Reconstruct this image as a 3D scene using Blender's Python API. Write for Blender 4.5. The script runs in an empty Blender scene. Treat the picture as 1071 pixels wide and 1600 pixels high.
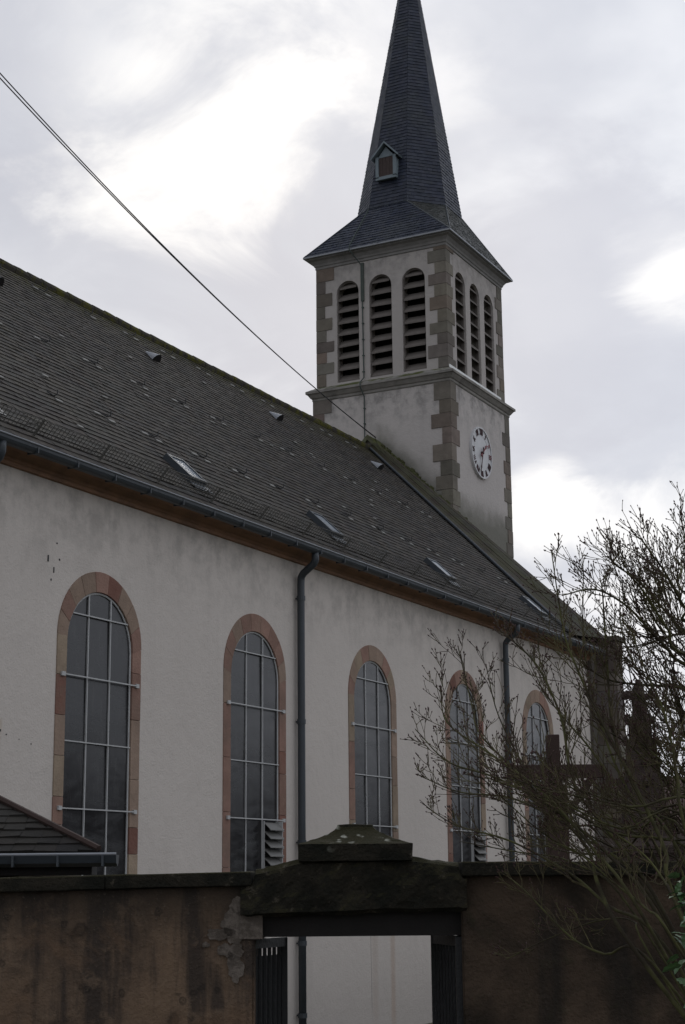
import bpy, math, random
from mathutils import Vector as V, Matrix, noise as mn
R = math.radians
rnd = random.Random(11)
S = bpy.context.scene
COL = S.collection
H = 2.42                                  # eye height above the ground

# ------------------------------------------------------------------ camera
FW, RT, UP = V((.86505, .45012, .2210)), V((.4627, -.8865, -.0097)), V((.1916, .1107, -.9752))
YAW, PIT, ROL = R(27.4827), R(12.7689), R(-.5571)
FW = V((math.cos(YAW)*math.cos(PIT), math.sin(YAW)*math.cos(PIT), math.sin(PIT)))
_r = V((math.sin(YAW), -math.cos(YAW), 0)); _u = _r.cross(FW)
RT = _r*math.cos(ROL) + _u*math.sin(ROL); UP = -_r*math.sin(ROL) + _u*math.cos(ROL)
cam = bpy.data.cameras.new('camera'); co = bpy.data.objects.new('camera', cam); COL.objects.link(co)
cam.sensor_fit = 'VERTICAL'; cam.sensor_height = 24; cam.lens = 2551.46/1600*24
cam.clip_start = .05; cam.clip_end = 4000
M = Matrix((RT, UP, -FW)).transposed().to_4x4(); M.translation = (0, 0, H); co.matrix_world = M
S.camera = co
HX = V((math.cos(YAW), math.sin(YAW), 0)); AX = V((math.sin(YAW), -math.cos(YAW), 0))
def loc(s, D, z):                          # metres right of, ahead of and above the viewer's eye
    return HX*D + AX*s + V((0, 0, z+H))
def W(x, y, z): return V((x, y, z+H))      # nave axes, z from eye level
def ahead(x, y, D):                        # a point of the photograph at a distance ahead
    d = FW*2551.46 + RT*(x-535.5) - UP*(y-800)
    d = d*(D/d.dot(HX)); return d + V((0, 0, H))

# ------------------------------------------------------------------ sky, sun, exposure
SUN_D = V((.80, .43, .42)).normalized()    # behind the clouds, ahead of the viewer
sun = bpy.data.lights.new('sun', 'SUN'); so = bpy.data.objects.new('sun', sun); COL.objects.link(so)
sun.energy = .55; sun.angle = R(22); sun.color = (1, .96, .9)
so.rotation_euler = SUN_D.to_track_quat('Z', 'Y').to_euler(); so.location = (0, 0, 40)
S.view_settings.view_transform = 'Standard'; S.view_settings.look = 'None'
S.view_settings.exposure = 0; S.view_settings.gamma = 1; S.view_settings.use_curve_mapping = False
S.cycles.use_denoising = True; S.cycles.max_bounces = 6

class N:                                   # small node-tree writer
    def __init__(s, nt): s.nt = nt
    def n(s, t, ins=None, **kw):
        k = s.nt.nodes.new(t)
        for a, b in kw.items(): setattr(k, a, b)
        for a, b in (ins or {}).items():
            if isinstance(b, bpy.types.NodeSocket): s.nt.links.new(b, k.inputs[a])
            else: k.inputs[a].default_value = b
        return k
    def m(s, op, a, b=0., c=0., clamp=False):
        return s.n('ShaderNodeMath', {0: a, 1: b, 2: c}, operation=op, use_clamp=clamp).outputs[0]
    def vm(s, op, a, b=(0, 0, 0)):
        k = s.n('ShaderNodeVectorMath', {0: a, 1: b}, operation=op)
        return k.outputs['Value'] if op in ('DOT_PRODUCT', 'LENGTH') else k.outputs[0]
    def noise(s, vec, scale, detail=4, rough=.55, w=0., col=False):
        k = s.n('ShaderNodeTexNoise', {'Vector': vec, 'Scale': scale, 'Detail': detail, 'Roughness': rough, 'Distortion': w})
        return k.outputs['Color' if col else 'Fac']
    def ramp(s, f, a, b, lo=0., hi=1.):
        return s.n('ShaderNodeMapRange', {0: f, 1: a, 2: b, 3: lo, 4: hi}, interpolation_type='SMOOTHSTEP').outputs[0]
    def mix(s, f, a, b, mode='MIX'):
        k = s.nt.nodes.new('ShaderNodeMix'); k.data_type = 'RGBA'; k.blend_type = mode
        for i, v in ((0, f), (6, a), (7, b)):
            if isinstance(v, bpy.types.NodeSocket): s.nt.links.new(v, k.inputs[i])
            else: k.inputs[i].default_value = (*v, 1) if isinstance(v, tuple) and len(v) == 3 else v
        return k.outputs[2]
    def sep(s, vec):
        k = s.n('ShaderNodeSeparateXYZ', {0: vec}); return k.outputs
    def comb(s, x, y, z): return s.n('ShaderNodeCombineXYZ', {0: x, 1: y, 2: z}).outputs[0]

wd = bpy.data.worlds.new('World'); S.world = wd; wd.use_nodes = True
wn = N(wd.node_tree); wd.node_tree.nodes.clear()
sky = wn.n('ShaderNodeTexSky', sky_type='NISHITA', sun_disc=False, sun_elevation=math.asin(SUN_D.z),
           sun_rotation=math.atan2(SUN_D.x, SUN_D.y), air_density=1.5, dust_density=3.)
dv = wn.n('ShaderNodeTexCoord').outputs['Generated']
dv = wn.vm('NORMALIZE', dv)
dx, dy, dz = wn.sep(dv)
den = wn.m('ADD', wn.m('MAXIMUM', dz, 0.), .32)
pl = wn.comb(wn.m('DIVIDE', dx, den), wn.m('DIVIDE', dy, den), wn.m('MULTIPLY', dz, .6))
nz = wn.noise(pl, 2.6, 6, .52, .25); nz2 = wn.noise(pl, 7.5, 4, .5, .2)
cl = wn.m('ADD', wn.m('MULTIPLY', nz, .62), wn.m('MULTIPLY', nz2, .38))
cl = wn.ramp(cl, .38, .62)
colr = wn.mix(cl, (5.85, 6.22, 7.1), (7.9, 8.18, 8.8))
nz3 = wn.noise(pl, 4.6, 7, .58, .5)
def blob(colr, d, c0, c1, amt, k=.9, cc=(10.6, 10.6, 10.6)):      # a bright thin place in the cloud deck
    dd = wn.vm('DOT_PRODUCT', dv, tuple(V(d).normalized()))
    dd = wn.m('ADD', dd, wn.m('MULTIPLY', wn.m('SUBTRACT', nz3, .5), (c1-c0)*k*2.4))
    return wn.mix(wn.m('MULTIPLY', wn.ramp(dd, c0, c1), amt), colr, cc)
BANK = (5.35, 5.65, 6.55)
colr = blob(colr, (.815, .435, .345), .9935, 1.001, .85, 1.6, BANK)
colr = blob(colr, (.885, .300, .350), .9930, 1.001, .75, 1.6, BANK)
colr = blob(colr, (.68, .565, .465), .9965, 1.001, .7, 1.6, BANK)
colr = blob(colr, (.74, .55, .385), .9970, 1.001, .6, 1.6, BANK)
colr = blob(colr, (.752, .490, .448), .9950, 1.0022, .85, 1.5)
colr = blob(colr, (.725, .490, .475), .9972, 1.0016, .55, 1.6)
colr = blob(colr, (.745, .455, .490), .9972, 1.0014, .65, 1.6)
colr = blob(colr, (.775, .458, .432), .9974, 1.0014, .6, 1.5)
colr = blob(colr, (.80, .37, .475), .9976, 1.0008, .35, 1.8)
colr = blob(colr, (.9185, .333, .214), .9993, 1.0001, 1., .9)
colr = blob(colr, (.929, .300, .208), .9993, 1.0002, .8, .9)
colr = blob(colr, (.94, .26, .17), .9968, 1.0006, .5, 1.2)
colr = blob(colr, (.9035, .242, .338), .99955, 1.0005, .75, 1.6)
colr = blob(colr, (.899, .255, .358), .9996, 1.0004, .25, 2.)
fr = wn.ramp(wn.vm('DOT_PRODUCT', dv, tuple(V((1, -1.1, 0)).normalized())), -.9, .9, .78, 1.17)
hz = wn.ramp(dz, -.02, .05, .55, 1.)
colr = wn.mix(1., colr, wn.comb(fr, fr, fr), 'MULTIPLY')
skc = wn.vm('SCALE', sky.outputs[0]); skc.node.inputs['Scale'].default_value = .5
colr = wn.mix(.06, colr, skc)
bg = wn.n('ShaderNodeBackground', {'Color': colr, 'Strength': .1})
wd.node_tree.links.new(bg.outputs[0], wn.n('ShaderNodeOutputWorld').inputs[0])

# ------------------------------------------------------------------ materials
def mat(name, fn):
    m = bpy.data.materials.new(name); m.use_nodes = True; nt = m.node_tree; nt.nodes.clear(); k = N(nt)
    pos = k.n('ShaderNodeNewGeometry').outputs['Position']
    b = k.n('ShaderNodeBsdfPrincipled'); nt.links.new(b.outputs[0], k.n('ShaderNodeOutputMaterial').inputs[0])
    r = fn(k, pos)                         # color, roughness, bump height, bump distance, specular
    c, ro, h, bd, sp = (list(r)+[None]*5)[:5]
    for sock, v in (('Base Color', c), ('Roughness', ro), ('Specular IOR Level', sp)):
        if v is None: continue
        if isinstance(v, bpy.types.NodeSocket): nt.links.new(v, b.inputs[sock])
        else: b.inputs[sock].default_value = (*v, 1) if isinstance(v, tuple) else v
    if h is not None:
        bp = k.n('ShaderNodeBump', {'Height': h, 'Distance': bd or .01, 'Strength': 1.}); nt.links.new(bp.outputs[0], b.inputs['Normal'])
    return m
def att(k): return k.n('ShaderNodeVertexColor', layer_name='Col').outputs['Color']
def upness(k):
    return k.sep(k.n('ShaderNodeNewGeometry').outputs['Normal'])[2]

def plaster_fn(base, dirt_and_shade, topz, amount, rust=()):
    def f(k, p):
        x, y, z = k.sep(p)
        n1 = k.noise(p, .35, 5, .6); n2 = k.noise(p, 2.2, 5, .6); n3 = k.noise(p, 38, 3, .6)
        st = k.noise(k.vm('MULTIPLY', p, (1.6, 1.6, .16)), 1.6, 5, .62)       # rain streaks
        c = k.mix(k.ramp(n1, .3, .7), base, tuple(v*.94 for v in base))
        c = k.mix(k.m('MULTIPLY', k.ramp(n2, .5, .72), .10), c, tuple(v*.62 for v in base))
        c = k.mix(k.m('MULTIPLY', k.ramp(n3, .58, .75), .10), c, tuple(v*.55 for v in base))
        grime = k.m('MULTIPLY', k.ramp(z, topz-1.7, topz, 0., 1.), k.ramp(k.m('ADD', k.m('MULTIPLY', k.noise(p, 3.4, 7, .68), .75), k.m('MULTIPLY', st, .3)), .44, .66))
        c = k.mix(k.m('MULTIPLY', grime, amount), c, dirt_and_shade)
        c = k.mix(k.m('MULTIPLY', k.ramp(st, .52, .72), amount*.13), c, dirt_and_shade)
        if topz < 8+H: c = k.mix(k.m('MULTIPLY', k.ramp(k.m('ADD', z, k.m('MULTIPLY', n2, .8)), 1.9, .5), .30), c, dirt_and_shade)  # darker towards the ground: splash dirt, and weaker skylight painted into the colour
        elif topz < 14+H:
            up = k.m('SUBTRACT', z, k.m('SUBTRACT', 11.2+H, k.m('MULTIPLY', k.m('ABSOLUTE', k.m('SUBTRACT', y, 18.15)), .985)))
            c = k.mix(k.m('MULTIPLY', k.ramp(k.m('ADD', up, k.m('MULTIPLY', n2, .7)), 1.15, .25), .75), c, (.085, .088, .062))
        for (x0, w, z1, z0, col, a) in rust:
            wob = k.m('ADD', x, k.m('MULTIPLY', k.m('SUBTRACT', st, .5), .10))
            g = k.m('MULTIPLY', k.ramp(k.m('ABSOLUTE', k.m('SUBTRACT', wob, x0)), w, w*.25), k.m('MULTIPLY', k.ramp(z, z0, z0+.5), k.ramp(z, z1, z1-.08)))
            c = k.mix(k.m('MULTIPLY', g, a), c, col)
        h = k.m('ADD', k.m('MULTIPLY', n3, .6), k.m('MULTIPLY', k.noise(p, 9, 4), .9))
        return c, .92, h, .012, .2
    return f
RUSTC = (.30, .13, .08)
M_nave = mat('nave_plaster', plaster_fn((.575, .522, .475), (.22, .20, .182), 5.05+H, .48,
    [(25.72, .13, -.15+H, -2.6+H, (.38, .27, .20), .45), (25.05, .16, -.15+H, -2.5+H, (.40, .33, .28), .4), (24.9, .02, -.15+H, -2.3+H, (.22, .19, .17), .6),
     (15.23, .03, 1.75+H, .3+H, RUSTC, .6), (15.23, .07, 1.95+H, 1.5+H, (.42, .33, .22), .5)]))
M_tower = mat('tower_plaster', plaster_fn((.49, .45, .425), (.15, .145, .138), 12.7+H, .7))
M_belf = mat('belfry_plaster', plaster_fn((.42, .385, .36), (.15, .145, .14), 16.5+H, .55))

def stone_fn(gain=1., moss=0., grime=.5):
    def f(k, p):
        n1 = k.noise(p, 5, 5, .6); n2 = k.noise(p, 40, 3, .6); n3 = k.noise(p, 1.3, 4, .6)
        c = k.mix(1., att(k), k.mix(n1, (.62*gain,)*3, (1.25*gain,)*3), 'MULTIPLY')
        c = k.mix(k.m('MULTIPLY', k.ramp(k.noise(p, 2.6, 5, .65), .42, .62), .28), c, k.mix(n2, (.24, .17, .125), (.29, .215, .16)) if not moss and grime < .3 else c)
        c = k.mix(k.m('MULTIPLY', k.ramp(n3, .48, .7), grime), c, (.075, .068, .06))
        if moss:
            up = k.ramp(k.m('ADD', upness(k), k.m('MULTIPLY', k.m('SUBTRACT', n1, .5), .8)), .05, .6)
            c = k.mix(k.m('MULTIPLY', k.m('MULTIPLY', up, k.ramp(k.noise(p, 2.4, 5), .38, .58)), moss), c, k.mix(n2, (.045, .06, .016), (.10, .10, .035)))
        return c, .93, k.m('ADD', n1, k.m('MULTIPLY', n2, .5)), .012, .2
    return f
M_stone = mat('sandstone_blocks', stone_fn(1., 0, .25))
M_quoin = mat('quoin_stone', stone_fn(1., 0, .35))
M_trim = mat('tower_moulding_stone', stone_fn(1.05, 1., .55))
M_fillet = mat('brown_mortar_fillet', stone_fn(.55, .25, .6))
M_coping = mat('mossy_gable_coping', stone_fn(1., 1., .6))
def cornice_fn(k, p):
    n = k.noise(p, 3, 5, .6); n2 = k.noise(k.vm('MULTIPLY', p, (.5, 1, 6)), 5, 4)
    c = k.mix(k.ramp(n, .35, .7), (.30, .17, .105), (.21, .125, .082)); c = k.mix(k.m('MULTIPLY', k.ramp(n2, .5, .7), .5), c, (.14, .09, .06))
    return c, .75, n, .004, .25
M_cornice = mat('ochre_cornice', cornice_fn)
def tile_fn(k, p):
    x, y, z = k.sep(p)
    n1 = k.noise(p, .5, 5, .6); n2 = k.noise(p, 11, 4, .6); n3 = k.noise(p, 45, 2)
    c = k.mix(1., att(k), k.mix(n2, (.7,)*3, (1.3,)*3), 'MULTIPLY')
    c = k.mix(k.m('MULTIPLY', k.ramp(n1, .45, .7), .35), c, (.07, .064, .052))
    mo = k.m('MULTIPLY', k.ramp(k.m('ADD', z, k.m('MULTIPLY', n1, 1.)), 10.55+H, 11.5+H), k.ramp(n2, .4, .6))
    c = k.mix(k.m('MULTIPLY', mo, .85), c, (.075, .07, .022))
    c = k.mix(k.m('MULTIPLY', k.ramp(k.noise(p, 5, 5, .7), .64, .72), .2), c, (.15, .145, .125))
    return c, .86, n3, .004, .25
M_tile = mat('roof_tiles', tile_fn)
def ridge_fn(k, p):
    n = k.noise(p, 4, 5, .65); n2 = k.noise(p, 30, 3)
    c = k.mix(k.ramp(n, .42, .6), (.055, .05, .042), k.mix(n2, (.05, .055, .014), (.13, .115, .035)))
    return c, .95, n2, .02, .1
M_ridge = mat('mossy_ridge_tiles', ridge_fn)
def slate_fn(k, p):
    n2 = k.noise(p, 12, 4, .6); n1 = k.noise(p, .8, 4)
    c = k.mix(1., att(k), k.mix(n2, (.75,)*3, (1.3,)*3), 'MULTIPLY')
    c = k.mix(k.m('MULTIPLY', k.ramp(n1, .5, .72), .3), c, (.055, .06, .05))
    return c, k.ramp(n2, .3, .7, .42, .62), k.noise(p, 50, 2), .003, .32
M_slate = mat('blue_slate', slate_fn)
def plain(c, ro, var=.25, sc=8, bump=.003, sp=.4, metal=0):
    def f(k, p):
        n = k.noise(p, sc, 5, .6); n2 = k.noise(p, sc*6, 3)
        return k.mix(n, tuple(v*(1-var) for v in c), tuple(v*(1+var) for v in c)), ro, n2, bump, sp
    return f
M_zinc = mat('weathered_zinc', plain((.040, .047, .054), .45, .3, 3))
M_lead = mat('bright_lead', plain((.26, .27, .29), .5, .25, 5))
M_bar = mat('pale_painted_bar', plain((.42, .42, .415), .5, .15, 10))
M_pale = mat('pale_metal_strip', plain((.72, .72, .70), .5, .08, 6))
M_moss = mat('olive_moss', plain((.05, .052, .018), .95, .45, 14, .02))
M_vent = mat('grey_vent_slat', plain((.16, .155, .145), .5, .2, 6))
M_wood = mat('grey_louvre_wood', plain((.125, .108, .096), .85, .3, 6))
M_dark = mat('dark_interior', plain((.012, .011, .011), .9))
M_paint = mat('blue_grey_paint', plain((.16, .195, .215), .6, .2, 9))
M_shut = mat('brown_shutter_wood', plain((.055, .038, .034), .8, .4, 15))
M_clock = mat('white_clock_enamel', plain((.52, .515, .52), .5, .12, 6))
M_num = mat('dark_red_numerals', plain((.055, .02, .022), .6, .5, 8))
M_rednum = mat('red_numerals', plain((.20, .05, .06), .6, .3, 8))
M_iron = mat('black_iron', plain((.012, .012, .013), .5, .3, 12))
M_rope = mat('black_cable', plain((.012, .012, .014), .6))
M_copper = mat('green_grey_conductor', plain((.05, .065, .058), .7))
M_soot = mat('green_soot_strip', plain((.07, .08, .07), .9, .4, 6))
M_hook = mat('pale_slate_patch', plain((.21, .205, .19), .8, .3, 9))
M_mesh = mat('zinc_snow_fence', plain((.10, .095, .085), .6, .3, 9))
M_sky = mat('roof_window_glass', plain((.11, .135, .165), .3, .08, 2, .0, .6))
def glass_fn(k, p):
    n = k.noise(k.vm('MULTIPLY', p, (1, 1, 3)), 1.1, 5, .6, .6); n2 = k.noise(k.vm('MULTIPLY', p, (6, 6, 1)), 2.2, 4); n3 = k.noise(p, 1.0, 3, .5, 1.)
    c = k.mix(k.ramp(n, .38, .65), (.012, .011, .012), (.026, .026, .027))
    c = k.mix(k.m('MULTIPLY', k.ramp(n2, .52, .7), .3), c, (.045, .044, .043))
    return c, k.ramp(n, .3, .7, .16, .30), n3, .005, .42
M_glass = mat('dusty_protective_glass', glass_fn)
def bwall_fn(k, p):
    x, y, z = k.sep(p)
    q = k.vm('ADD', p, k.vm('MULTIPLY', k.noise(p, 5, 4, .6, 0, True), (.16, .16, .16)))
    n1 = k.noise(p, 1.4, 6, .62, .3); n2 = k.noise(p, 7, 5, .65); n3 = k.noise(p, 60, 3, .6)
    st = k.noise(k.vm('MULTIPLY', p, (5, 5, .55)), 1.5, 5, .6)
    c = k.mix(k.ramp(n1, .35, .68), (.050, .038, .031), (.172, .116, .077))
    c = k.mix(k.m('MULTIPLY', k.ramp(st, .46, .62), .8), c, (.036, .030, .027))
    c = k.mix(k.m('MULTIPLY', k.ramp(n2, .54, .66), .5), c, (.18, .125, .085))
    sa = k.vm('DOT_PRODUCT', p, tuple(AX)); wob = k.noise(p, 6, 4, .6); wq = k.comb(k.m('ADD', sa, k.m('MULTIPLY', wob, .10)), 0., k.m('ADD', z, k.m('MULTIPLY', wob, .13)))
    for sc_, r0_, r1_, col_, a_ in ((5.2, .30, .14, (.028, .022, .019), .75), (11., .30, .16, (.03, .025, .022), .6)):
        vn = k.n('ShaderNodeTexVoronoi', {'Vector': wq, 'Scale': sc_}); d_ = vn.outputs['Distance']
        on = k.ramp(k.sep(vn.outputs['Color'])[0], .52, .60)
        c = k.mix(k.m('MULTIPLY', k.m('MULTIPLY', k.ramp(d_, r0_, r1_), on), a_*.55), c, col_)
        c = k.mix(k.m('MULTIPLY', k.m('MULTIPLY', k.ramp(k.m('ABSOLUTE', k.m('SUBTRACT', d_, r1_)), .07, .01), on), a_*.5), c, (.016, .013, .012))
        c = k.mix(k.m('MULTIPLY', k.m('MULTIPLY', k.ramp(d_, .06, .03), on), .6), c, (.012, .01, .009))
    c = k.mix(k.m('MULTIPLY', k.ramp(k.noise(p, 2.1, 6, .65, .5), .52, .66), .55), c, (.155, .098, .062))
    c = k.mix(k.m('MULTIPLY', k.ramp(z, H-.30, H-.02), .62), c, (.022, .019, .016))   # darker towards the coping
    c = k.mix(k.m('MULTIPLY', k.ramp(n3, .6, .75), .3), c, (.17, .14, .11))
    return c, .95, k.m('ADD', k.m('MULTIPLY', n2, 1.), k.m('MULTIPLY', n3, .35)), .02, .15
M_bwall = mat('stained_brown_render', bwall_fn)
def bwallr_fn(k, p):
    n1 = k.noise(p, 1.6, 6, .62, .3); n2 = k.noise(p, 8, 5, .65); n3 = k.noise(p, 60, 3, .6)
    st = k.noise(k.vm('MULTIPLY', p, (4, 4, .4)), 1.3, 5, .6)
    c = k.mix(k.ramp(n1, .38, .68), (.027, .021, .016), (.095, .066, .046))
    c = k.mix(k.m('MULTIPLY', k.ramp(st, .45, .66), .8), c, (.024, .021, .018))
    c = k.mix(k.m('MULTIPLY', k.ramp(n2, .55, .70), .4), c, (.032, .032, .018))
    c = k.mix(k.m('MULTIPLY', k.ramp(n3, .6, .75), .25), c, (.11, .085, .07))
    return c, .95, k.m('ADD', n2, k.m('MULTIPLY', n3, .4)), .02, .15
M_bwallr = mat('dark_reddish_render', bwallr_fn)
def patch_fn(k, p):
    n2 = k.noise(p, 14, 6, .7); n3 = k.noise(p, 70, 3, .6)
    c = k.mix(k.ramp(n2, .40, .62), (.085, .07, .058), (.155, .13, .11))
    return c, .95, k.m('ADD', n2, k.m('MULTIPLY', n3, .4)), .012, .15
M_patch = mat('flaking_pale_render', patch_fn)
def lint_fn(k, p):
    n1 = k.noise(p, 4, 6, .65); n2 = k.noise(p, 16, 5, .65); n3 = k.noise(p, 70, 3, .6)
    c = k.mix(k.ramp(n1, .35, .65), (.013, .013, .010), (.032, .027, .020))
    up = k.ramp(k.m('ADD', upness(k), k.m('MULTIPLY', k.m('SUBTRACT', n2, .5), .7)), .0, .5)
    c = k.mix(k.m('MULTIPLY', up, .85), c, k.mix(n2, (.020, .021, .009), (.048, .041, .022)))
    c = k.mix(k.m('MULTIPLY', k.ramp(n2, .60, .70), .5), c, (.11, .095, .075))
    vo = k.n('ShaderNodeTexVoronoi', {'Vector': k.vm('ADD', p, k.vm('MULTIPLY', k.noise(p, 20, 3, .5, 0, True), (.05, .05, .05))), 'Scale': 13.}).outputs['Distance']
    lich = k.m('MULTIPLY', k.ramp(vo, .36, .24), k.m('MULTIPLY', k.ramp(k.noise(p, 5, 2), .42, .55), k.ramp(k.sep(p)[2], H+.12, H+.18)))
    c = k.mix(k.m('MULTIPLY', lich, .9), c, k.mix(n3, (.24, .24, .20), (.46, .46, .39)))
    return c, .95, k.m('ADD', n2, k.m('MULTIPLY', n3, .5)), .02, .15
M_lint = mat('mossy_dark_stone', lint_fn)
M_timber = mat('dark_timber', plain((.010, .008, .007), .85, .4, 10))
M_oak = mat('red_brown_timber', plain((.040, .023, .018), .85, .35, 9))
def bark_fn(a, b):
    def f(k, p):
        n = k.noise(p, 14, 4, .6); n2 = k.noise(p, 3, 3)
        return k.mix(k.ramp(k.m('ADD', k.m('MULTIPLY', n, .5), k.m('MULTIPLY', n2, .5)), .4, .62), a, b), .9, n, .003, .2
    return f
M_bark = mat('mossy_green_bark', bark_fn((.035, .028, .018), (.085, .085, .032)))
M_twig = mat('red_brown_twigs', bark_fn((.050, .037, .026), (.105, .092, .044)))
M_bud = mat('dark_red_buds', plain((.045, .018, .015), .7, .4, 20))
M_leaf = mat('glossy_green_leaf', plain((.045, .095, .03), .4, .4, 12, .003, .5))
M_pinn = mat('dark_red_sandstone', plain((.045, .031, .026), .9, .45, 7, .02))
M_shing = mat('brown_shingles', tile_fn)
def ground_fn(k, p):
    n = k.noise(p, .6, 6, .6); n2 = k.noise(p, 12, 4)
    return k.mix(k.ramp(n, .4, .6), k.mix(n2, (.05, .06, .025), (.08, .08, .04)), (.13, .115, .095)), .95, n2, .03, .2
M_ground = mat('worn_grass_and_gravel', ground_fn)
M_hill = mat('wooded_hillside', plain((.06, .066, .072), .95, .35, .03))
M_brick = mat('brick_house_wall', plain((.07, .048, .04), .9, .25, 2))
M_rroof = mat('red_roof_tiles', plain((.06, .033, .027), .9, .35, 5, .02))

# ------------------------------------------------------------------ mesh helpers
def wloc(o):
    v = V((0, 0, 0))
    while o: v = v + o.location; o = o.parent
    return v
class MB:
    def __init__(s): s.v = []; s.f = []; s.c = []; s.col = (.5, .5, .5)
    def face(s, pts):
        i = len(s.v); s.v += [tuple(p) for p in pts]; s.f.append(tuple(range(i, i+len(pts)))); s.c.append(s.col)
    def box(s, lo, hi, fr=None):
        x0, y0, z0 = lo; x1, y1, z1 = hi
        P = [(x0, y0, z0), (x1, y0, z0), (x1, y1, z0), (x0, y1, z0), (x0, y0, z1), (x1, y0, z1), (x1, y1, z1), (x0, y1, z1)]
        if fr: P = [fr(*q) for q in P]
        i = len(s.v); s.v += [tuple(p) for p in P]
        for q in ((3, 2, 1, 0), (4, 5, 6, 7), (0, 1, 5, 4), (1, 2, 6, 5), (2, 3, 7, 6), (3, 0, 4, 7)):
            s.f.append(tuple(i+a for a in q)); s.c.append(s.col)
    def bar(s, a, b, w, t, up=V((0, 0, 1))):      # rectangular bar from a to b
        a, b = V(a), V(b); d = (b-a).normalized(); x = d.cross(up)
        if x.length < 1e-4: x = d.cross(V((1, 0, 0)))
        x.normalize(); y = x.cross(d)
        s.box((-w/2, -t/2, 0), (w/2, t/2, (b-a).length), lambda p, q, r: a + x*p + y*q + d*r)
    def prism(s, poly, ext, fr):                  # polygon in (u,v) swept from ext[0] to ext[1]
        n = len(poly); i = len(s.v)
        for w in ext: s.v += [tuple(fr(u, v, w)) for u, v in poly]
        s.f.append(tuple(range(i+n-1, i-1, -1))); s.f.append(tuple(range(i+n, i+2*n))); s.c += [s.col]*2
        for j in range(n):
            k = (j+1) % n; s.f.append((i+j, i+k, i+n+k, i+n+j)); s.c.append(s.col)
    def rings(s, rings, cap=True):                # loft closed rings of equal size
        i = len(s.v); n = len(rings[0])
        for r in rings: s.v += [tuple(p) for p in r]
        for a in range(len(rings)-1):
            for j in range(n):
                k = (j+1) % n; s.f.append((i+a*n+j, i+a*n+k, i+(a+1)*n+k, i+(a+1)*n+j)); s.c.append(s.col)
        if cap:
            s.f.append(tuple(i+j for j in range(n-1, -1, -1))); e = i+(len(rings)-1)*n; s.f.append(tuple(e+j for j in range(n))); s.c += [s.col]*2
    def tube(s, pts, r0, r1=None, n=8, cap=True):
        pts = [V(p) for p in pts]; r1 = r0 if r1 is None else r1; L = len(pts)-1
        t = (pts[1]-pts[0]).normalized(); x = t.cross(V((0, 0, 1)))
        if x.length < .05: x = t.cross(V((1, 0, 0)))
        x.normalize(); rs = []
        for j, p in enumerate(pts):
            t = (pts[min(j+1, L)]-pts[max(j-1, 0)]).normalized(); x = (x - t*x.dot(t)).normalized(); y = t.cross(x)
            r = r0+(r1-r0)*j/L
            rs.append([p + x*(r*math.cos(2*math.pi*q/n)) + y*(r*math.sin(2*math.pi*q/n)) for q in range(n)])
        s.rings(rs, cap)
    def build(s, name, m, parent=None, smooth=False, bevel=0, rough=0, sub=0, rscale=.25):
        me = bpy.data.meshes.new(name); o0 = wloc(parent) if parent else V((0, 0, 0))
        me.from_pydata([(a-o0.x, b-o0.y, c-o0.z) for a, b, c in s.v], [], s.f); me.validate()
        if len(me.polygons) == len(s.c):
            ca = me.color_attributes.new('Col', 'FLOAT_COLOR', 'CORNER'); buf = []
            for p in me.polygons: buf += [*s.c[p.index], 1.]*p.loop_total
            ca.data.foreach_set('color', buf)
        me.materials.append(m)
        if smooth: me.shade_smooth()
        o = bpy.data.objects.new(name, me); COL.objects.link(o)
        if parent: o.parent = parent
        if bevel:
            b = o.modifiers.new('bevel', 'BEVEL'); b.width = bevel; b.segments = 2; b.limit_method = 'ANGLE'
        if rough:
            q = o.modifiers.new('sub', 'SUBSURF'); q.subdivision_type = 'SIMPLE'; q.levels = q.render_levels = sub
            tx = bpy.data.textures.new('roughness', 'CLOUDS'); tx.noise_scale = rscale; tx.noise_depth = 3
            d = o.modifiers.new('rough', 'DISPLACE'); d.texture = tx; d.strength = rough; d.mid_level = .5; d.texture_coords = 'GLOBAL'
        return o
def thing(name, label, cat, at, group=None):
    o = bpy.data.objects.new(name, None); COL.objects.link(o); o.location = at; o['label'] = label; o['category'] = cat
    if group: o['group'] = group
    return o
def tag(o, label, cat, group=None):
    o['label'] = label; o['category'] = cat
    if group: o['group'] = group
    return o
def jit(c, a=.12):
    g = 1+rnd.uniform(-a, a); return tuple(max(.003, v*g*(1+rnd.uniform(-a*.3, a*.3))) for v in c)

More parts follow.
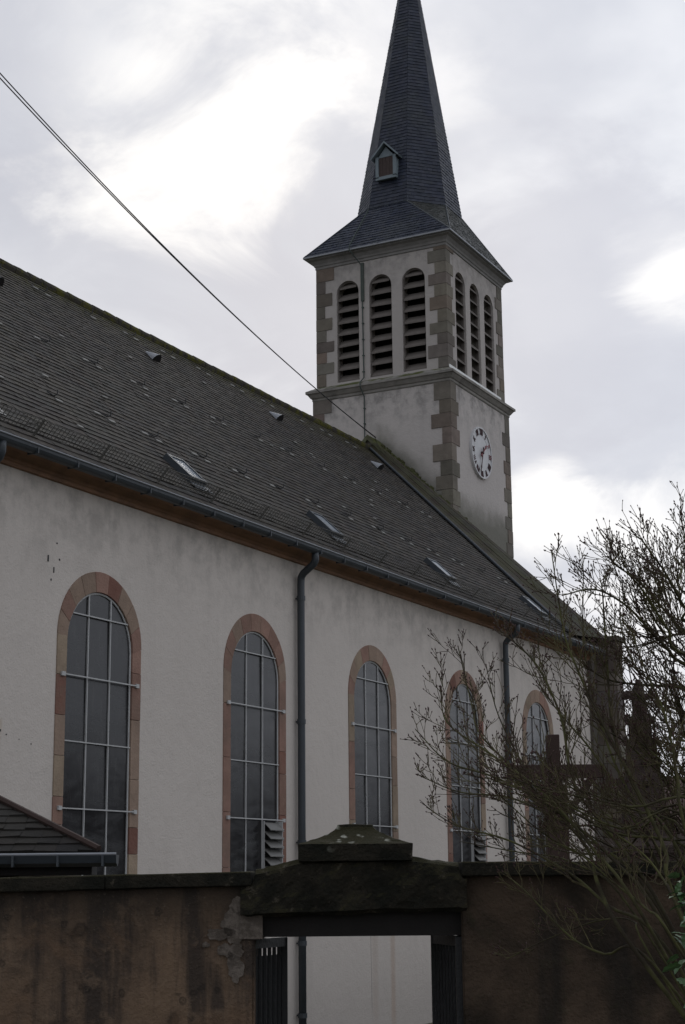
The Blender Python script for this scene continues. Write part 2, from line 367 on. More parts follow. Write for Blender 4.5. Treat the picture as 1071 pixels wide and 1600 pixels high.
def shingle(mb, P0, U, Vv, width, length, exp, tw, cols, lift=.018, pieces=None, clipL=None, clipR=None, jig=.004):
    """courses of small overlapping tiles on a plane: U along, Vv up the slope; clipL/R give the edge of each course"""
    Nn = U.cross(Vv).normalized(); k = 0; v = 0.
    while v < length-1e-3:
        e = min(exp, length-v)
        a0 = clipL(v) if clipL else 0.; a1 = clipR(v) if clipR else width
        b0 = clipL(v+e) if clipL else 0.; b1 = clipR(v+e) if clipR else width
        off = (k % 2)*.5*tw + rnd.uniform(-.01, .01); u = min(a0, b0) - off - tw
        wav = rnd.uniform(-.003, .003)
        while u < max(a1, b1):
            lo0, lo1 = max(u, a0), min(u+tw*.985, a1); hi0, hi1 = max(u, b0), min(u+tw*.985, b1)
            if lo1 > lo0+1e-4 or hi1 > hi0+1e-4:
                lo1 = max(lo1, lo0); hi1 = max(hi1, hi0)
                dl = lift + rnd.uniform(-jig, jig); sk = rnd.uniform(-jig, jig)*1.2; dv = rnd.uniform(-.006, .006)+wav
                A = P0+U*lo0+Vv*(v+dv)+Nn*(dl+sk); B = P0+U*lo1+Vv*(v+dv)+Nn*(dl-sk); C = P0+U*hi1+Vv*(v+e)+Nn*.002; D = P0+U*hi0+Vv*(v+e)+Nn*.002
                mb.col = jit(cols[rnd.randrange(len(cols))], .10)
                mb.face((A, B, C, D)); mb.face((A-Nn*(dl+sk+.001), B-Nn*(dl-sk+.001), B, A))
            u += tw
        v += e; k += 1

# ------------------------------------------------------------------ ground and far hills
g = MB(); g.face([(-1500, -1500, 0), (1500, -1500, 0), (1500, 1500, 0), (-1500, 1500, 0)]); o = g.build('ground', M_ground); o['kind'] = 'structure'
g = MB(); ring = []
for j in range(64):
    az = R(-35)+R(120)*j/63; hh = 40+7*math.sin(j*.5)+4*math.sin(j*1.3+1)
    ring.append([V((math.cos(az)*d, math.sin(az)*d, z)) for d, z in ((420, -2), (520, hh*.45), (640, hh*.95), (700, hh), (860, hh*.6), (1000, -3))])
for a, b in zip(ring, ring[1:]):
    for q in range(5): g.face((a[q], b[q], b[q+1], a[q+1]))
o = g.build('hills', M_hill, smooth=True); o['kind'] = 'structure'

g = MB(); rows = []
for j in range(170):                                   # unseen tree mass, added to darken reflections in the lower window panes
    x = 10+j*1.2; hh = 8.3+2.2*mn.noise(V((x*.09, 3, 0)))+1.2*mn.noise(V((x*.4, 7, 0)))
    rows.append([V((x+mn.noise(V((x, q, 1)))*.5, -26+d+mn.noise(V((x*.7, q*3., 9)))*.8, z)) for q, (d, z) in enumerate(((0, 0), (-.4, hh*.35), (.3, hh*.6), (-.6, hh*.85), (-2, hh), (-4, hh*.7), (-5, 0)))])
for a, b in zip(rows, rows[1:]):
    for q in range(6): g.face((a[q], b[q], b[q+1], a[q+1]))
o = g.build('reflection_trees', M_hill); o['kind'] = 'stuff'; o['label'] = 'unseen dark tree mass added behind the viewer for the window reflections'; o['category'] = 'trees'

# ------------------------------------------------------------------ the church
YW, CX, CY = 12.5, 39.02, 18.1
church = thing('church', 'pale rendered church with long tiled nave roof and a slate spired bell tower', 'church', (25, 18.1, 0))
X0, XE = 6., 36.4                                    # nave wall and roof run along X
WINX = [17.19 + 3.945*i for i in range(-2, 5)]
HW_O, HW_I, Z_TOP, Z_SILL = .915, .715, 3.98, -.12   # window: outer and clear half width
def arch(cx, hw, ztop, z0, n=20):
    zs = ztop-hw*1.0
    return [(cx-hw, z0)] + [(cx-hw*math.cos(math.pi*i/n), zs+hw*math.sin(math.pi*i/n)) for i in range(n+1)] + [(cx+hw, z0)]
def wall_with_arches(mb, x0, x1, z0, z1, holes, fr, thick):
    """front face of a wall with arched holes, plus their reveals; fr(u, v, depth)"""
    u = x0
    for (cx, hw, zt, zb) in holes:
        mb.face([fr(u, z0, 0), fr(cx-hw, z0, 0), fr(cx-hw, z1, 0), fr(u, z1, 0)])
        a = arch(cx, hw, zt, zb)
        mb.face([fr(cx-hw, z0, 0), fr(cx+hw, z0, 0), fr(cx+hw, zb, 0), fr(cx-hw, zb, 0)])
        for (p, q) in zip(a[1:-2], a[2:-1]): mb.face([fr(p[0], p[1], 0), fr(q[0], q[1], 0), fr(q[0], z1, 0), fr(p[0], z1, 0)])
        for (p, q) in zip(a, a[1:]+a[:1]): mb.face([fr(p[0], p[1], 0), fr(p[0], p[1], thick), fr(q[0], q[1], thick), fr(q[0], q[1], 0)])
        u = cx+hw
    mb.face([fr(u, z0, 0), fr(x1, z0, 0), fr(x1, z1, 0), fr(u, z1, 0)])
nf = lambda u, v, d: W(u, YW+d, v)
mb = MB(); wall_with_arches(mb, X0, XE, -H, 5.2, [(x, HW_O-.02, Z_TOP-.02, Z_SILL-.18) for x in WINX], nf, .3)
mb.face([W(X0, YW, -H), W(X0, YW, 5.2), W(X0, CY, 10.8), W(X0, 23.7, 5.2), W(X0, 23.7, -H)])
mb.face([W(X0, 23.7, -H), W(XE, 23.7, -H), W(XE, 23.7, 5.2), W(X0, 23.7, 5.2)])
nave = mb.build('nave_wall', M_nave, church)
# gouges and iron anchors on the wall
for (ax, az, aw, ah) in ((16.05, 3.98, .02, .10), (16.22, 4.20, .018, .02), (16.28, 4.0, .018, .03), (16.17, 3.85, .014, .09), (16.12, 3.72, .014, .03), (15.24, 1.78, .03, .035), (15.22, 1.52, .025, .10), (15.36, 1.74, .015, .015), (15.6, 1.70, .01, .01), (15.83, 1.66, .012, .015)):
    k = MB(); k.box((ax-aw*.5, YW-.008, az-ah*.4), (ax+aw*.5, YW+.01, az+ah*.4), lambda x, y, z: W(x, y, z)); k.build('wall_anchor', M_iron, nave)

TAN, PINK, RED, BUFF = (.295, .215, .165), (.27, .165, .13), (.215, .108, .083), (.31, .24, .175)
def make_window(cx, pal, vent, seed):
    r = random.Random(seed)
    w = MB(); wf = lambda u, v, d: W(cx+u, YW+d, v); wb = lambda u, d, v: W(cx+u, YW+d, v)
    zs_o, zs_i = Z_TOP-HW_O, Z_TOP-.27-HW_I
    def blk(poly):
        c = pal[r.randrange(len(pal))]; g = r.uniform(.85, 1.15); w.col = tuple(v*g for v in c)
        w.prism(poly, (-.014+r.uniform(-.002, .002), .075), wf)
    z = Z_SILL
    for sd in (-1, 1):                                # jamb blocks
        z = Z_SILL
        while z < zs_o-.05:
            hh = min(r.choice((.34, .5, .62, .78)), zs_o-z)
            if zs_o-z-hh < .2: hh = zs_o-z
            a, b = sorted((sd*HW_I, sd*HW_O)); blk([(a, z), (b, z), (b, z+hh-.004), (a, z+hh-.004)]); z += hh
    n = 9
    for i in range(n):                                # voussoirs
        t0, t1 = math.pi*i/n, math.pi*(i+1)/n-.004
        A = [(-HW_O*math.cos(t0+(t1-t0)*q/3), zs_o+HW_O*math.sin(t0+(t1-t0)*q/3)) for q in range(4)]
        B = [(-HW_I*math.cos(t0+(t1-t0)*q/3), zs_i+HW_I*math.sin(t0+(t1-t0)*q/3)) for q in range(4)]
        blk(A[::-1] + B)
    for sd in (-1, 1):                                # the bit of jamb between the two springings
        pass
    w.col = TAN; w.box((-HW_O-.04, -.06, Z_SILL-.17), (HW_O+.04, .10, Z_SILL), wb)
    root = w.build('window', M_stone, church, bevel=.006)
    g = MB(); zb = [0, 3.37, 2.57, 1.75, .92, .09, Z_SILL]; gx = [-HW_I, -.24, .24, HW_I]
    top = lambda x: zs_i + math.sqrt(max(0, HW_I**2-x*x))
    for i in range(3):                                # the panes of one window, each set a little differently
        for j in range(6):
            z1, z0 = zb[j], zb[j+1]
            tx, tz = r.uniform(-.008, .008), r.uniform(-.010, .010); x0, x1 = gx[i], gx[i+1]
            if vent and i == 2 and j == 3+0 and False: continue
            dep = lambda x, z: .030 + tx*(x-x0) + tz*(z-z0)
            if j == 0:
                xs = [x0+(x1-x0)*q/8 for q in range(9)]
                P = [(x0, z0), (x1, z0)] + [(x, max(z0, top(x))) for x in xs[::-1]]
            else: P = [(x0, z0), (x1, z0), (x1, z1), (x0, z1)]
            g.face([wb(x, dep(x, z), z) for x, z in P])
    g.build('glazing', M_glass, root)
    b = MB()
    for x in (-.24, .24): b.bar(wb(x, .02, Z_SILL), wb(x, .02, top(x)), .018, .02, V((0, 1, 0)))
    for zz, ext in ((3.37, 0), (2.57, .10), (1.75, 0), (.92, .10), (.09, 0)):
        hw = min(HW_I, math.sqrt(max(0, HW_I**2-max(0, zz-zs_i)**2))) - .01
        b.bar(wb(-hw-ext, .0 if not ext else -.035, zz), wb(hw+ext, .0 if not ext else -.035, zz), .016, .016)
        if ext:
            for sd in (-1, 1): b.box((sd*(hw+ext)-.035, -.045, zz-.026), (sd*(hw+ext)+.035, -.017, zz+.026), wb)
    b.build('glazing_bar', M_bar, root)
    f = MB(); pts = [(-HW_I+.015, Z_SILL)] + [(-(HW_I-.015)*math.cos(math.pi*i/16), zs_i+(HW_I-.015)*math.sin(math.pi*i/16)) for i in range(17)] + [(HW_I-.015, Z_SILL)]
    f.tube([wb(x, .02, z) for x, z in pts], .014, n=6); f.build('glazing_frame', M_bar, root)
    if vent:
        v = MB()
        for q in range(7):
            z = .86-q*.128; v.box((0, 0, 0), (.40, .15, .012), lambda x, y, t, z=z: wb(.255+x, -.12+y*.75, z-.10+y*.72+t))
        v.build('vent_slat', M_vent, root)
        v = MB(); v.box((.24, -.02, .1), (.255, .085, .9), wb); v.build('vent_frame', M_bar, root); v = MB(); v.box((.66, -.09, .1), (.675, .085, .9), wb)
        for q in range(7): z = .86-q*.128; v.box((.676, -.10, z-.11), (.69, .02, z-.07), wb)
        v.build('vent_frame', M_bar, root)
PALS = [[TAN, BUFF, TAN, PINK, RED], [PINK, PINK, TAN, RED], [PINK, RED, PINK, TAN, PINK], [TAN, BUFF, PINK, TAN], [PINK, TAN, BUFF, RED], [TAN, BUFF, PINK], [TAN, PINK]]
PALS = [PALS[0], PALS[1], [TAN, BUFF, PINK, RED, PINK, TAN], PALS[2], PALS[3], PALS[4], PALS[5]]
for i, x in enumerate(WINX): make_window(x, PALS[i], i in (3, 5), 40+i)

# cornice and gutter along the eave
mb = MB(); prof = [(.0, 4.98), (-.05, 4.985), (-.055, 5.03), (-.085, 5.04), (-.10, 5.08), (-.16, 5.13), (-.26, 5.165), (-.275, 5.17), (-.275, 5.215), (.0, 5.215)]
mb.prism(prof, (X0, XE-.05), lambda u, v, w: W(w, YW+u, v)); mb.build('cornice', M_cornice, church)
mb = MB(); gp = [(math.cos(a)*.085, math.sin(a)*.085) for a in [math.pi+math.pi*i/8 for i in range(9)]]
gp = [(-.095, .012)] + gp + [(.075, 0)] + [(q[0]*.86, q[1]*.86) for q in gp[::-1]] + [(-.09, .025)]
mb.prism(gp, (X0, XE-.02), lambda u, v, w: W(w, 12.115+u, 5.165+v))
gut = mb.build('gutter', M_zinc, church)
x = X0+.4
while x < XE:
    mb = MB(); mb.box((x-.008, -.088, -.088), (x+.008, .08, .0), lambda a, b, c: W(a, 12.115+b, 5.165+c)); x += .8; mb.build('gutter_bracket', M_zinc, gut)
mb = MB(); mb.tube([W(X0, 12.022, 5.18), W(XE-.02, 12.022, 5.18)], .010, n=6); mb.build('gutter_rim', M_lead, gut)
def downpipe(x, col=None):
    mb = MB(); p = [W(x-.05, 12.115, 5.10), W(x-.05, 12.115, 4.98), W(x-.04, 12.15, 4.925), W(x-.01, 12.35, 4.80), W(x, 12.40, 4.74), W(x, 12.405, 4.62), W(x, 12.405, -H)]
    q = [p[0]]
    for a, b in zip(p, p[1:]):
        q += [a.lerp(b, .5), b]
    mb.tube(q, .06, n=12); o = mb.build('downpipe', M_zinc, church, smooth=True)
    for z in (4.40, 2.45, .60, -.9, -1.95):
        c = MB(); c.tube([W(x, 12.405, z-.035), W(x, 12.405, z+.035)], .07, n=12); c.box((x-.015, 12.42, z-.012), (x+.015, 12.52, z+.012), lambda a, b, d: W(a, b, d)); c.build('pipe_collar', M_zinc, o)
for x in (14.66, 22.39, 31.02): downpipe(x)

# nave roof: individual overlapping tiles
E0, RG = W(0, 12.07, 5.20), W(0, 18.15, 10.87)
SL = (RG-E0); LEN = SL.length; SV = SL.normalized(); SN = V((1, 0, 0)).cross(SV).normalized()
def roofpt(x, t, up=0.): return V((x, 0, 0)) + E0 + SV*t + SN*up
mb = MB()
TC = [(.050, .044, .039), (.058, .050, .042), (.042, .038, .035), (.054, .046, .037), (.048, .045, .041), (.064, .056, .048), (.044, .039, .034)]
shingle(mb, E0 + V((X0, 0, 0)), V((1, 0, 0)), SV, XE-X0, LEN, .158, .172, TC, lift=.015, jig=.0035)
mb.col = TC[0]
mb.face([W(X0, 18.15, 10.87), W(XE, 18.15, 10.87), W(XE, 24.1, 5.2), W(X0, 24.1, 5.2)])
mb.face([W(X0, 12.07, 5.19), W(XE, 12.07, 5.19), W(XE, 18.15, 10.86), W(X0, 18.15, 10.86)])
roof = mb.build('nave_roof', M_tile, church)
mb = MB(); x = X0
while x < XE-.1:                                       # half round ridge tiles
    L = .40; dz = rnd.uniform(-.006, .006)
    mb.tube([W(x, 18.15, 10.875+dz), W(x+L*.94, 18.15, 10.872+dz), W(x+L, 18.15, 10.872+dz)], .105, .095, n=10); x += L
mb.build('ridge_tile', M_ridge, roof, rough=.025, sub=1, rscale=.12)
def ledge_end(z): return 34.2+2.*(z-5.2)/5.67-.4
def tz(z): return (z-5.20)/(10.87-5.20)*LEN             # height to distance up the slope
for zrow, xs, dxx in ((10.46, 22.36-8*1.355, 1.355), (8.28, 19.46-8*1.3, 1.3), (6.56, 17.28-6*1.27, 1.27)):
    x = xs
    while x < ledge_end(zrow):
        if x > 14:
            t = tz(zrow)+rnd.uniform(-.03, .03); h1 = MB(); xx = x+rnd.uniform(-.05, .05)
            for ddx, dt in ((-.15, .05), (.12, -.05)):
                if rnd.random() < .88: h1.box((xx+ddx-.075, t+dt-.03, .012), (xx+ddx+.075, t+dt+.03, .030), lambda a, b, c: roofpt(a, b, c))
            if h1.v: h1.build('pale_tile', M_hook, roof)
            h1 = MB(); h1.tube([roofpt(xx, t+.12, .03), roofpt(xx, t-.02, .05), roofpt(xx, t-.06, .10), roofpt(xx, t-.02, .15)], .010, n=5)
            h1.build('snow_hook', M_iron, roof)
        x += dxx
for (x, t) in [(rnd.uniform(15, 33.8), rnd.uniform(1, LEN-.8)) for _ in range(26)]:   # slipped or replaced pale tiles
    h1 = MB(); h1.box((x-.06, t-.03, .018), (x+.06, t+rnd.uniform(.0, .03), .034), lambda a, b, c: roofpt(a, b, c)); h1.build('pale_tile', M_hook, roof)
for x in (14.8, 19.52, 23.86, 28.6, 33.62):             # roof windows
    f = MB(); t0, t1 = tz(5.68), tz(6.05); hw = .20
    for a, b in (((x-hw, t0), (x-hw, t1)), ((x+hw, t0), (x+hw, t1))): f.bar(roofpt(a[0], a[1]-.03, .055), roofpt(b[0], b[1]+.03, .055), .045, .10, SN)
    for t in (t0, t1): f.bar(roofpt(x-hw, t, .055), roofpt(x+hw, t, .055), .05, .10, SN)
    f.box((x-hw-.04, t0-.22, .030), (x+hw+.04, t0, .042), lambda a, b, c: roofpt(a, b, c))
    w = f.build('roof_window', M_zinc, roof)
    f = MB(); f.box((x-hw+.02, t0+.02, .075), (x+hw-.02, t1-.02, .092), lambda a, b, c: roofpt(a, b, c)); f.build('pane', M_sky, w)
for x in (20.2, 24.9, 29.65, 34.58):                    # hooded roof vents
    t = tz(9.88); f = MB(); rs = []
    for q in range(6):
        tt = t+.16-.32*q/5; rr = .02+.10*q/5
        rs.append([roofpt(x+rr*math.cos(a), tt, .02+rr*1.25*math.sin(a)) for a in [math.pi*i/8 for i in range(9)]] + [roofpt(x, tt, .015)])
    f.rings(rs, False); f.build('roof_vent', M_lead, roof)
    f = MB(); f.face(rs[-1]); f.build('vent_mouth', M_dark, roof)
x = X0+1.2
while x < XE-2.6:                                        # lattice snow fence above the gutter
    f = MB(); L = min(1.36, XE-.4-x); t = .24
    for q in range(5): f.bar(roofpt(x, t+.005, .05+q*.045), roofpt(x+L, t+.005, .05+q*.045), .006, .010, SN)
    for q in range(int(L/.075)+1): f.bar(roofpt(x+q*.075, t, .05), roofpt(x+q*.075, t, .23), .006, .008, V((1, 0, 0)))
    f.bar(roofpt(x, t, .0), roofpt(x, t, .26), .022, .03, V((1, 0, 0))); f.bar(roofpt(x, t, .2), roofpt(x, t+.22, .02), .015, .01)
    f.build('snow_fence', M_mesh, roof); x += 1.36

# gable parapet, its mossy coping and the corner pier
GX0, GX1 = 36.36, 36.92
def ptop(y): return 11.20 - abs(y-18.15)*.985
mb = MB(); mb.col = (.13, .115, .10)
mb.prism([(12.42, -H), (12.42, ptop(12.42)-.09), (18.15, ptop(18.15)-.09), (23.88, ptop(23.88)-.09), (23.88, -H)], (GX0, GX1), lambda u, v, w: W(w, u, v))
mb.build('gable_wall', M_coping, church)
for sd in (-1, 1):
    mb = MB(); n = 11
    for i in range(n):
        mb.col = jit((.105, .10, .07), .25); a, b = 5.75*i/n, 5.75*(i+1)/n-.012; dz = rnd.uniform(-.008, .008)
        mb.prism([(18.15+sd*a, ptop(18.15+a)-.10+dz), (18.15+sd*b, ptop(18.15+b)-.10+dz), (18.15+sd*b, ptop(18.15+b)+.03+dz), (18.15+sd*a, ptop(18.15+a)+.03+dz)], (GX0-.07, GX1+.05), lambda u, v, w: W(w, u, v))
    mb.build('gable_coping', M_coping, church, rough=.06, sub=3, rscale=.12)
mb = MB(); rm = random.Random(3)
for q in range(60):
    y = 18.1-rm.random()**.8*3.2; r = rm.uniform(.03, .085); c = W(rm.uniform(GX0+.1, GX1+.02), y, ptop(y)+.03); n = 7; ph_ = rm.uniform(0, 6)
    rr = [[c+V((math.cos(ph_+6.283*i/n)*r*f*rm.uniform(.75, 1.25), math.sin(ph_+6.283*i/n)*r*f*rm.uniform(.75, 1.25), r*h_*rm.uniform(.8, 1.2))) for i in range(n)] for f, h_ in ((1, -.6), (1.1, .2), (.75, .75), (.15, 1.05))]
    mb.rings(rr)
mo_ = mb.build('moss', M_moss, church); mo_['kind'] = 'stuff'
def ledge(t): return 34.30 + (36.30-34.30)*min(1, t/LEN)**1.05       # where the lead roll crosses the slope
for q in range(6):                                      # mossy mortar fillet between the tiles and the parapet
    mb = MB(); mb.col = jit((.085, .07, .056), .3); n = 14; up = .05+.035*q+rnd.uniform(-.01, .01)
    for i in range(n):
        t0, t1 = .12+(LEN-.15)*i/n, .12+(LEN-.15)*(i+1)/n; f = lambda t, k: ledge(t)+(GX0-ledge(t))*k/6
        mb.face([roofpt(f(t0, q), t0, up), roofpt(f(t0, q+1), t0, up+.03), roofpt(f(t1, q+1), t1, up+.03), roofpt(f(t1, q), t1, up)])
        mb.face([roofpt(f(t0, q), t0, 0), roofpt(f(t0, q), t0, up), roofpt(f(t1, q), t1, up), roofpt(f(t1, q), t1, 0)])
    mb.build('mortar_fillet', M_fillet, roof)
mb = MB(); mb.tube([roofpt(ledge(.1+(LEN-.2)*i/12)-.03, .1+(LEN-.2)*i/12, .06) for i in range(13)], .035, n=7); mb.build('lead_roll', M_zinc, roof)
mb = MB(); z = -H; i = 0
while z < 5.46:                                         # pier of stone blocks
    hh = min(.42, 5.46-z); mb.col = jit((.15, .13, .11), .25); q = rnd.uniform(-.006, .006)
    mb.box((36.70, 11.90+q, z), (37.16+q, 12.6, z+hh-.006), lambda a, b, c: W(a, b, c)); z += hh
pier = mb.build('corner_pier', M_quoin, church, bevel=.01)
mb = MB(); mb.col = (.10, .09, .075); mb.box((36.64, 11.82, 5.46), (37.24, 12.62, 5.58), lambda a, b, c: W(a, b, c)); mb.build('pier_cap', M_coping, pier, bevel=.015)
mb = MB(); mb.col = (.09, .07, .06)
mb.tube([W(37.0, 12.0, 4.20), W(37.05, 11.75, 4.22), W(37.1, 11.58, 4.28), W(37.12, 11.50, 4.36)], .10, .08, n=8); mb.build('water_spout', M_quoin, pier, rough=.05, sub=1, rscale=.1)

# tower
HL, HB = 2.0, 1.92
def sq(h, z): return [W(CX-h, CY-h, z), W(CX+h, CY-h, z), W(CX+h, CY+h, z), W(CX-h, CY+h, z)]
mb = MB(); mb.rings([sq(HL, -H), sq(HL, 12.62)]); mb.build('tower_shaft', M_tower, church)
mb = MB()
LW = [(.98, .335), (0, .335), (-.98, .335)]
ZT, ZB_ = 15.87, 13.03
frs = [lambda u, v, d: W(CX-HB+d, CY+u, v), lambda u, v, d: W(CX+u, CY-HB+d, v)]
for fi, fr in enumerate(frs): wall_with_arches(mb, -HB, HB, 12.6, 16.45, [(u, .335, ZT, ZB_) for u in (-.98, 0, .98)], fr, .34)
mb.face([W(CX+HB, CY-HB, 12.6), W(CX+HB, CY+HB, 12.6), W(CX+HB, CY+HB, 16.45), W(CX+HB, CY-HB, 16.45)])
mb.face([W(CX-HB, CY+HB, 12.6), W(CX+HB, CY+HB, 12.6), W(CX+HB, CY+HB, 16.45), W(CX-HB, CY+HB, 16.45)])
mb.build('belfry', M_belf, church)
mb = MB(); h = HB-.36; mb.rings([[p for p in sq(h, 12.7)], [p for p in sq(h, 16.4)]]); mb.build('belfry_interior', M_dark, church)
for fr in frs:
    for u in (-.98, 0, .98):
        f = MB(); a = arch(u, .335, ZT, ZB_, 16); a2 = arch(u, .30, ZT-.035, ZB_, 16)
        f.col = (.16, .145, .13)
        for p, q, r_, s_ in zip(a, a[1:], a2[1:], a2): f.prism([p, q, r_, s_], (.06, .16), fr)
        w = f.build('belfry_window', M_wood, church)
        n = 8; sp = (ZT-.22-ZB_)/n
        for q in range(n+1):
            z = ZB_+.02+q*sp; hw = .305 if z < ZT-.36 else .25
            s_ = MB(); dz = rnd.uniform(-.012, .012)
            s_.prism([(-.015, z), (.17, z+.20), (.17, z+.225), (-.015, z+.03), (-.02, z-.015)], (u-hw, u+hw), lambda d, v, x, dz=dz: fr(x, v+dz*(x-u)*2, .05+d))
            s_.build('louvre', M_wood, w)
QC = [(.178, .157, .130), (.160, .142, .119), (.196, .174, .146), (.190, .154, .128), (.150, .134, .114)]
def quoins(h, z0, z1, cx, cy, hh0, name):
    mb = MB(); z = z0; i = 0
    while z < z1-.02:
        hh = min(hh0*rnd.uniform(.88, 1.14), z1-z)
        if z1-z-hh < .12: hh = z1-z
        la, lb = ((.50, .30) if i % 2 else (.29, .46)); la += rnd.uniform(-.05, .05); lb += rnd.uniform(-.05, .05)
        mb.col = jit(QC[rnd.randrange(5)], .14); pr = .016+rnd.uniform(0, .006)
        x0, x1 = sorted((cx*(h+pr), cx*(h-lb))); y0, y1 = sorted((cy*(h+pr), cy*(h-la)))
        mb.box((CX+x0, CY+y0, z), (CX+x1, CY+y1, z+hh-.007), lambda a, b, c: W(a, b, c)); z += hh; i += 1
    mb.build(name, M_quoin, church, bevel=.006)
for cx, cy in ((-1, -1), (-1, 1), (1, -1)):
    quoins(HL, 7.0, 12.58, cx, cy, .40, 'quoin'); quoins(HB, 12.98, 16.40, cx, cy, .33, 'quoin')
mb = MB(); mb.col = (.25, .235, .215); mb.rings([sq(2.005, 12.56), sq(2.03, 12.585), sq(2.03, 12.64), sq(2.06, 12.66), sq(2.13, 12.76), sq(2.16, 12.77), sq(2.16, 12.835), sq(2.06, 12.90), sq(1.90, 12.985)]); mb.build('string_course', M_trim, church, rough=.02, sub=3, rscale=.2)
mb = MB(); mb.box((CX-1.9, CY-HB-.035, 12.975), (CX+1.62, CY-HB-.004, 13.06), lambda a, b, c: W(a, b, c)); mb.build('pale_flashing', M_pale, church)
mb = MB(); mb.col = (.235, .225, .215); mb.rings([sq(1.925, 16.33), sq(1.95, 16.34), sq(1.95, 16.40), sq(1.975, 16.42), sq(1.99, 16.47), sq(2.05, 16.55), sq(2.11, 16.58), sq(2.125, 16.585), sq(2.125, 16.64), sq(1.8, 16.645)]); mb.build('tower_cornice', M_quoin, church)
# spire: slated skirt and octagon
AO, ZO, EH, ZE = 1.375, 18.07, 2.185, 16.65
APX = V((CX, 17.93, 26.86+H)); T = AO*math.tan(R(22.5))
OCT = [(-AO, T), (-AO, -T), (-T, -AO), (T, -AO), (AO, -T), (AO, T), (T, AO), (-T, AO)]
OV = [W(CX+a, CY+b, ZO) for a, b in OCT]
EC = [W(CX-EH, CY+EH, ZE), W(CX-EH, CY-EH, ZE), W(CX+EH, CY-EH, ZE), W(CX+EH, CY+EH, ZE)]
SC = [(.016, .021, .038), (.021, .026, .045), (.012, .017, .030), (.018, .022, .036), (.026, .031, .048)]
SCG = [(.048, .050, .047), (.060, .061, .055), (.040, .043, .040)]
def slate_face(mb, A, B, C, D, cols, exp=.105, tw=.15):
    """A-B the lower edge, D-C the upper edge (C may equal D)"""
    U = (B-A).normalized(); m = (C+D)/2; Vv = (m-A); Vv = Vv-U*Vv.dot(U); L = Vv.length; Vv.normalize()
    w = (B-A).length; dl, dr = (D-A).dot(U), (C-A).dot(U)
    shingle(mb, A, U, Vv, w, L, exp, tw, cols, lift=.014, clipL=lambda v: dl*min(v/L, 1), clipR=lambda v: w+(dr-w)*min(v/L, 1), jig=.0035)
    mb.col = cols[0]; mb.face([A, B, C, D] if (C-D).length > 1e-4 else [A, B, C])
mb = MB()
for i in range(8): slate_face(mb, OV[i], OV[(i+1) % 8], APX, APX, SC)
spire = mb.build('spire', M_slate, church)
mb = MB()
slate_face(mb, EC[0], EC[1], OV[1], OV[0], SC); slate_face(mb, EC[1], EC[2], OV[3], OV[2], SCG)
slate_face(mb, EC[2], EC[3], OV[5], OV[4], SC); slate_face(mb, EC[3], EC[0], OV[7], OV[6], SC)
for c, (p, q) in zip((1, 2, 3, 0), ((1, 2), (3, 4), (5, 6), (7, 0))): slate_face(mb, OV[q], OV[p], EC[c], EC[c], SCG) if False else mb.face([EC[c], OV[q], OV[p]])
for c, (p, q) in zip((1, 2, 3, 0), ((1, 2), (3, 4), (5, 6), (7, 0))):      # corner triangles, coursed from the tip up
    A = EC[c]; top = (OV[p]+OV[q])/2; U = (OV[q]-OV[p]).normalized(); Vv = top-A; Vv = Vv-U*Vv.dot(U); L = Vv.length; Vv.normalize(); w = (OV[q]-OV[p]).length
    shingle(mb, A, U, Vv, w, L, .105, .15, SCG, lift=.014, clipL=lambda v: -w/2*v/L, clipR=lambda v: w/2*v/L, jig=.0035)
skirt = mb.build('spire_skirt', M_slate, church)
mb = MB()
for p, q in ((EC[0], OV[0]), (EC[1], OV[1]), (EC[1], OV[2]), (EC[2], OV[3])): mb.tube([p+V((0, 0, .01)), q+V((0, 0, .02))], .018, n=5)
for i in range(8): mb.tube([OV[i]+V((0, 0, .015)), OV[(i+1) % 8]+V((0, 0, .015))], .016, n=5)
mb.build('lead_hip', M_zinc, skirt)
mb = MB(); e = EH+.015
mb.rings([sq(e-.1, ZE-.03), sq(e, ZE-.03), sq(e, ZE+.012), sq(e-.1, ZE+.012)], False); mb.build('eave_board', M_lead, skirt)
# dormer
mb = MB(); DX = 37.62; dfr = lambda u, v, d: W(DX+d, CY+.03-u, v)     # u to the right as seen from outside
for u0, u1, v0, v1 in ((-.31, -.22, 18.90, 19.52), (.22, .31, 18.90, 19.52), (-.31, .31, 18.84, 18.93)): mb.box((u0, v0, 0), (u1, v1, .06), lambda a, b, c: dfr(a, b, c))
mb.prism([(-.25, 19.50), (.25, 19.50), (0, 19.80)], (.03, .06), dfr)
mb.box((-.30, 18.86, .06), (.30, 19.5, .5), lambda a, b, c: dfr(a, b, c))
dormer = mb.build('dormer', M_paint, spire)
mb = MB()
for sd in (-1, 1): mb.prism([(sd*.40, 19.44), (0, 19.87), (0, 19.93), (sd*.43, 19.47)], (-.09, .75), dfr)
mb.build('dormer_roof', M_paint, spire)
mb = MB()
for q in range(4): mb.box((-.215+q*.109, 18.935, .035), (-.112+q*.109, 19.49, .055), lambda a, b, c: dfr(a, b, c))
mb.build('dormer_shutter', M_shut, spire)
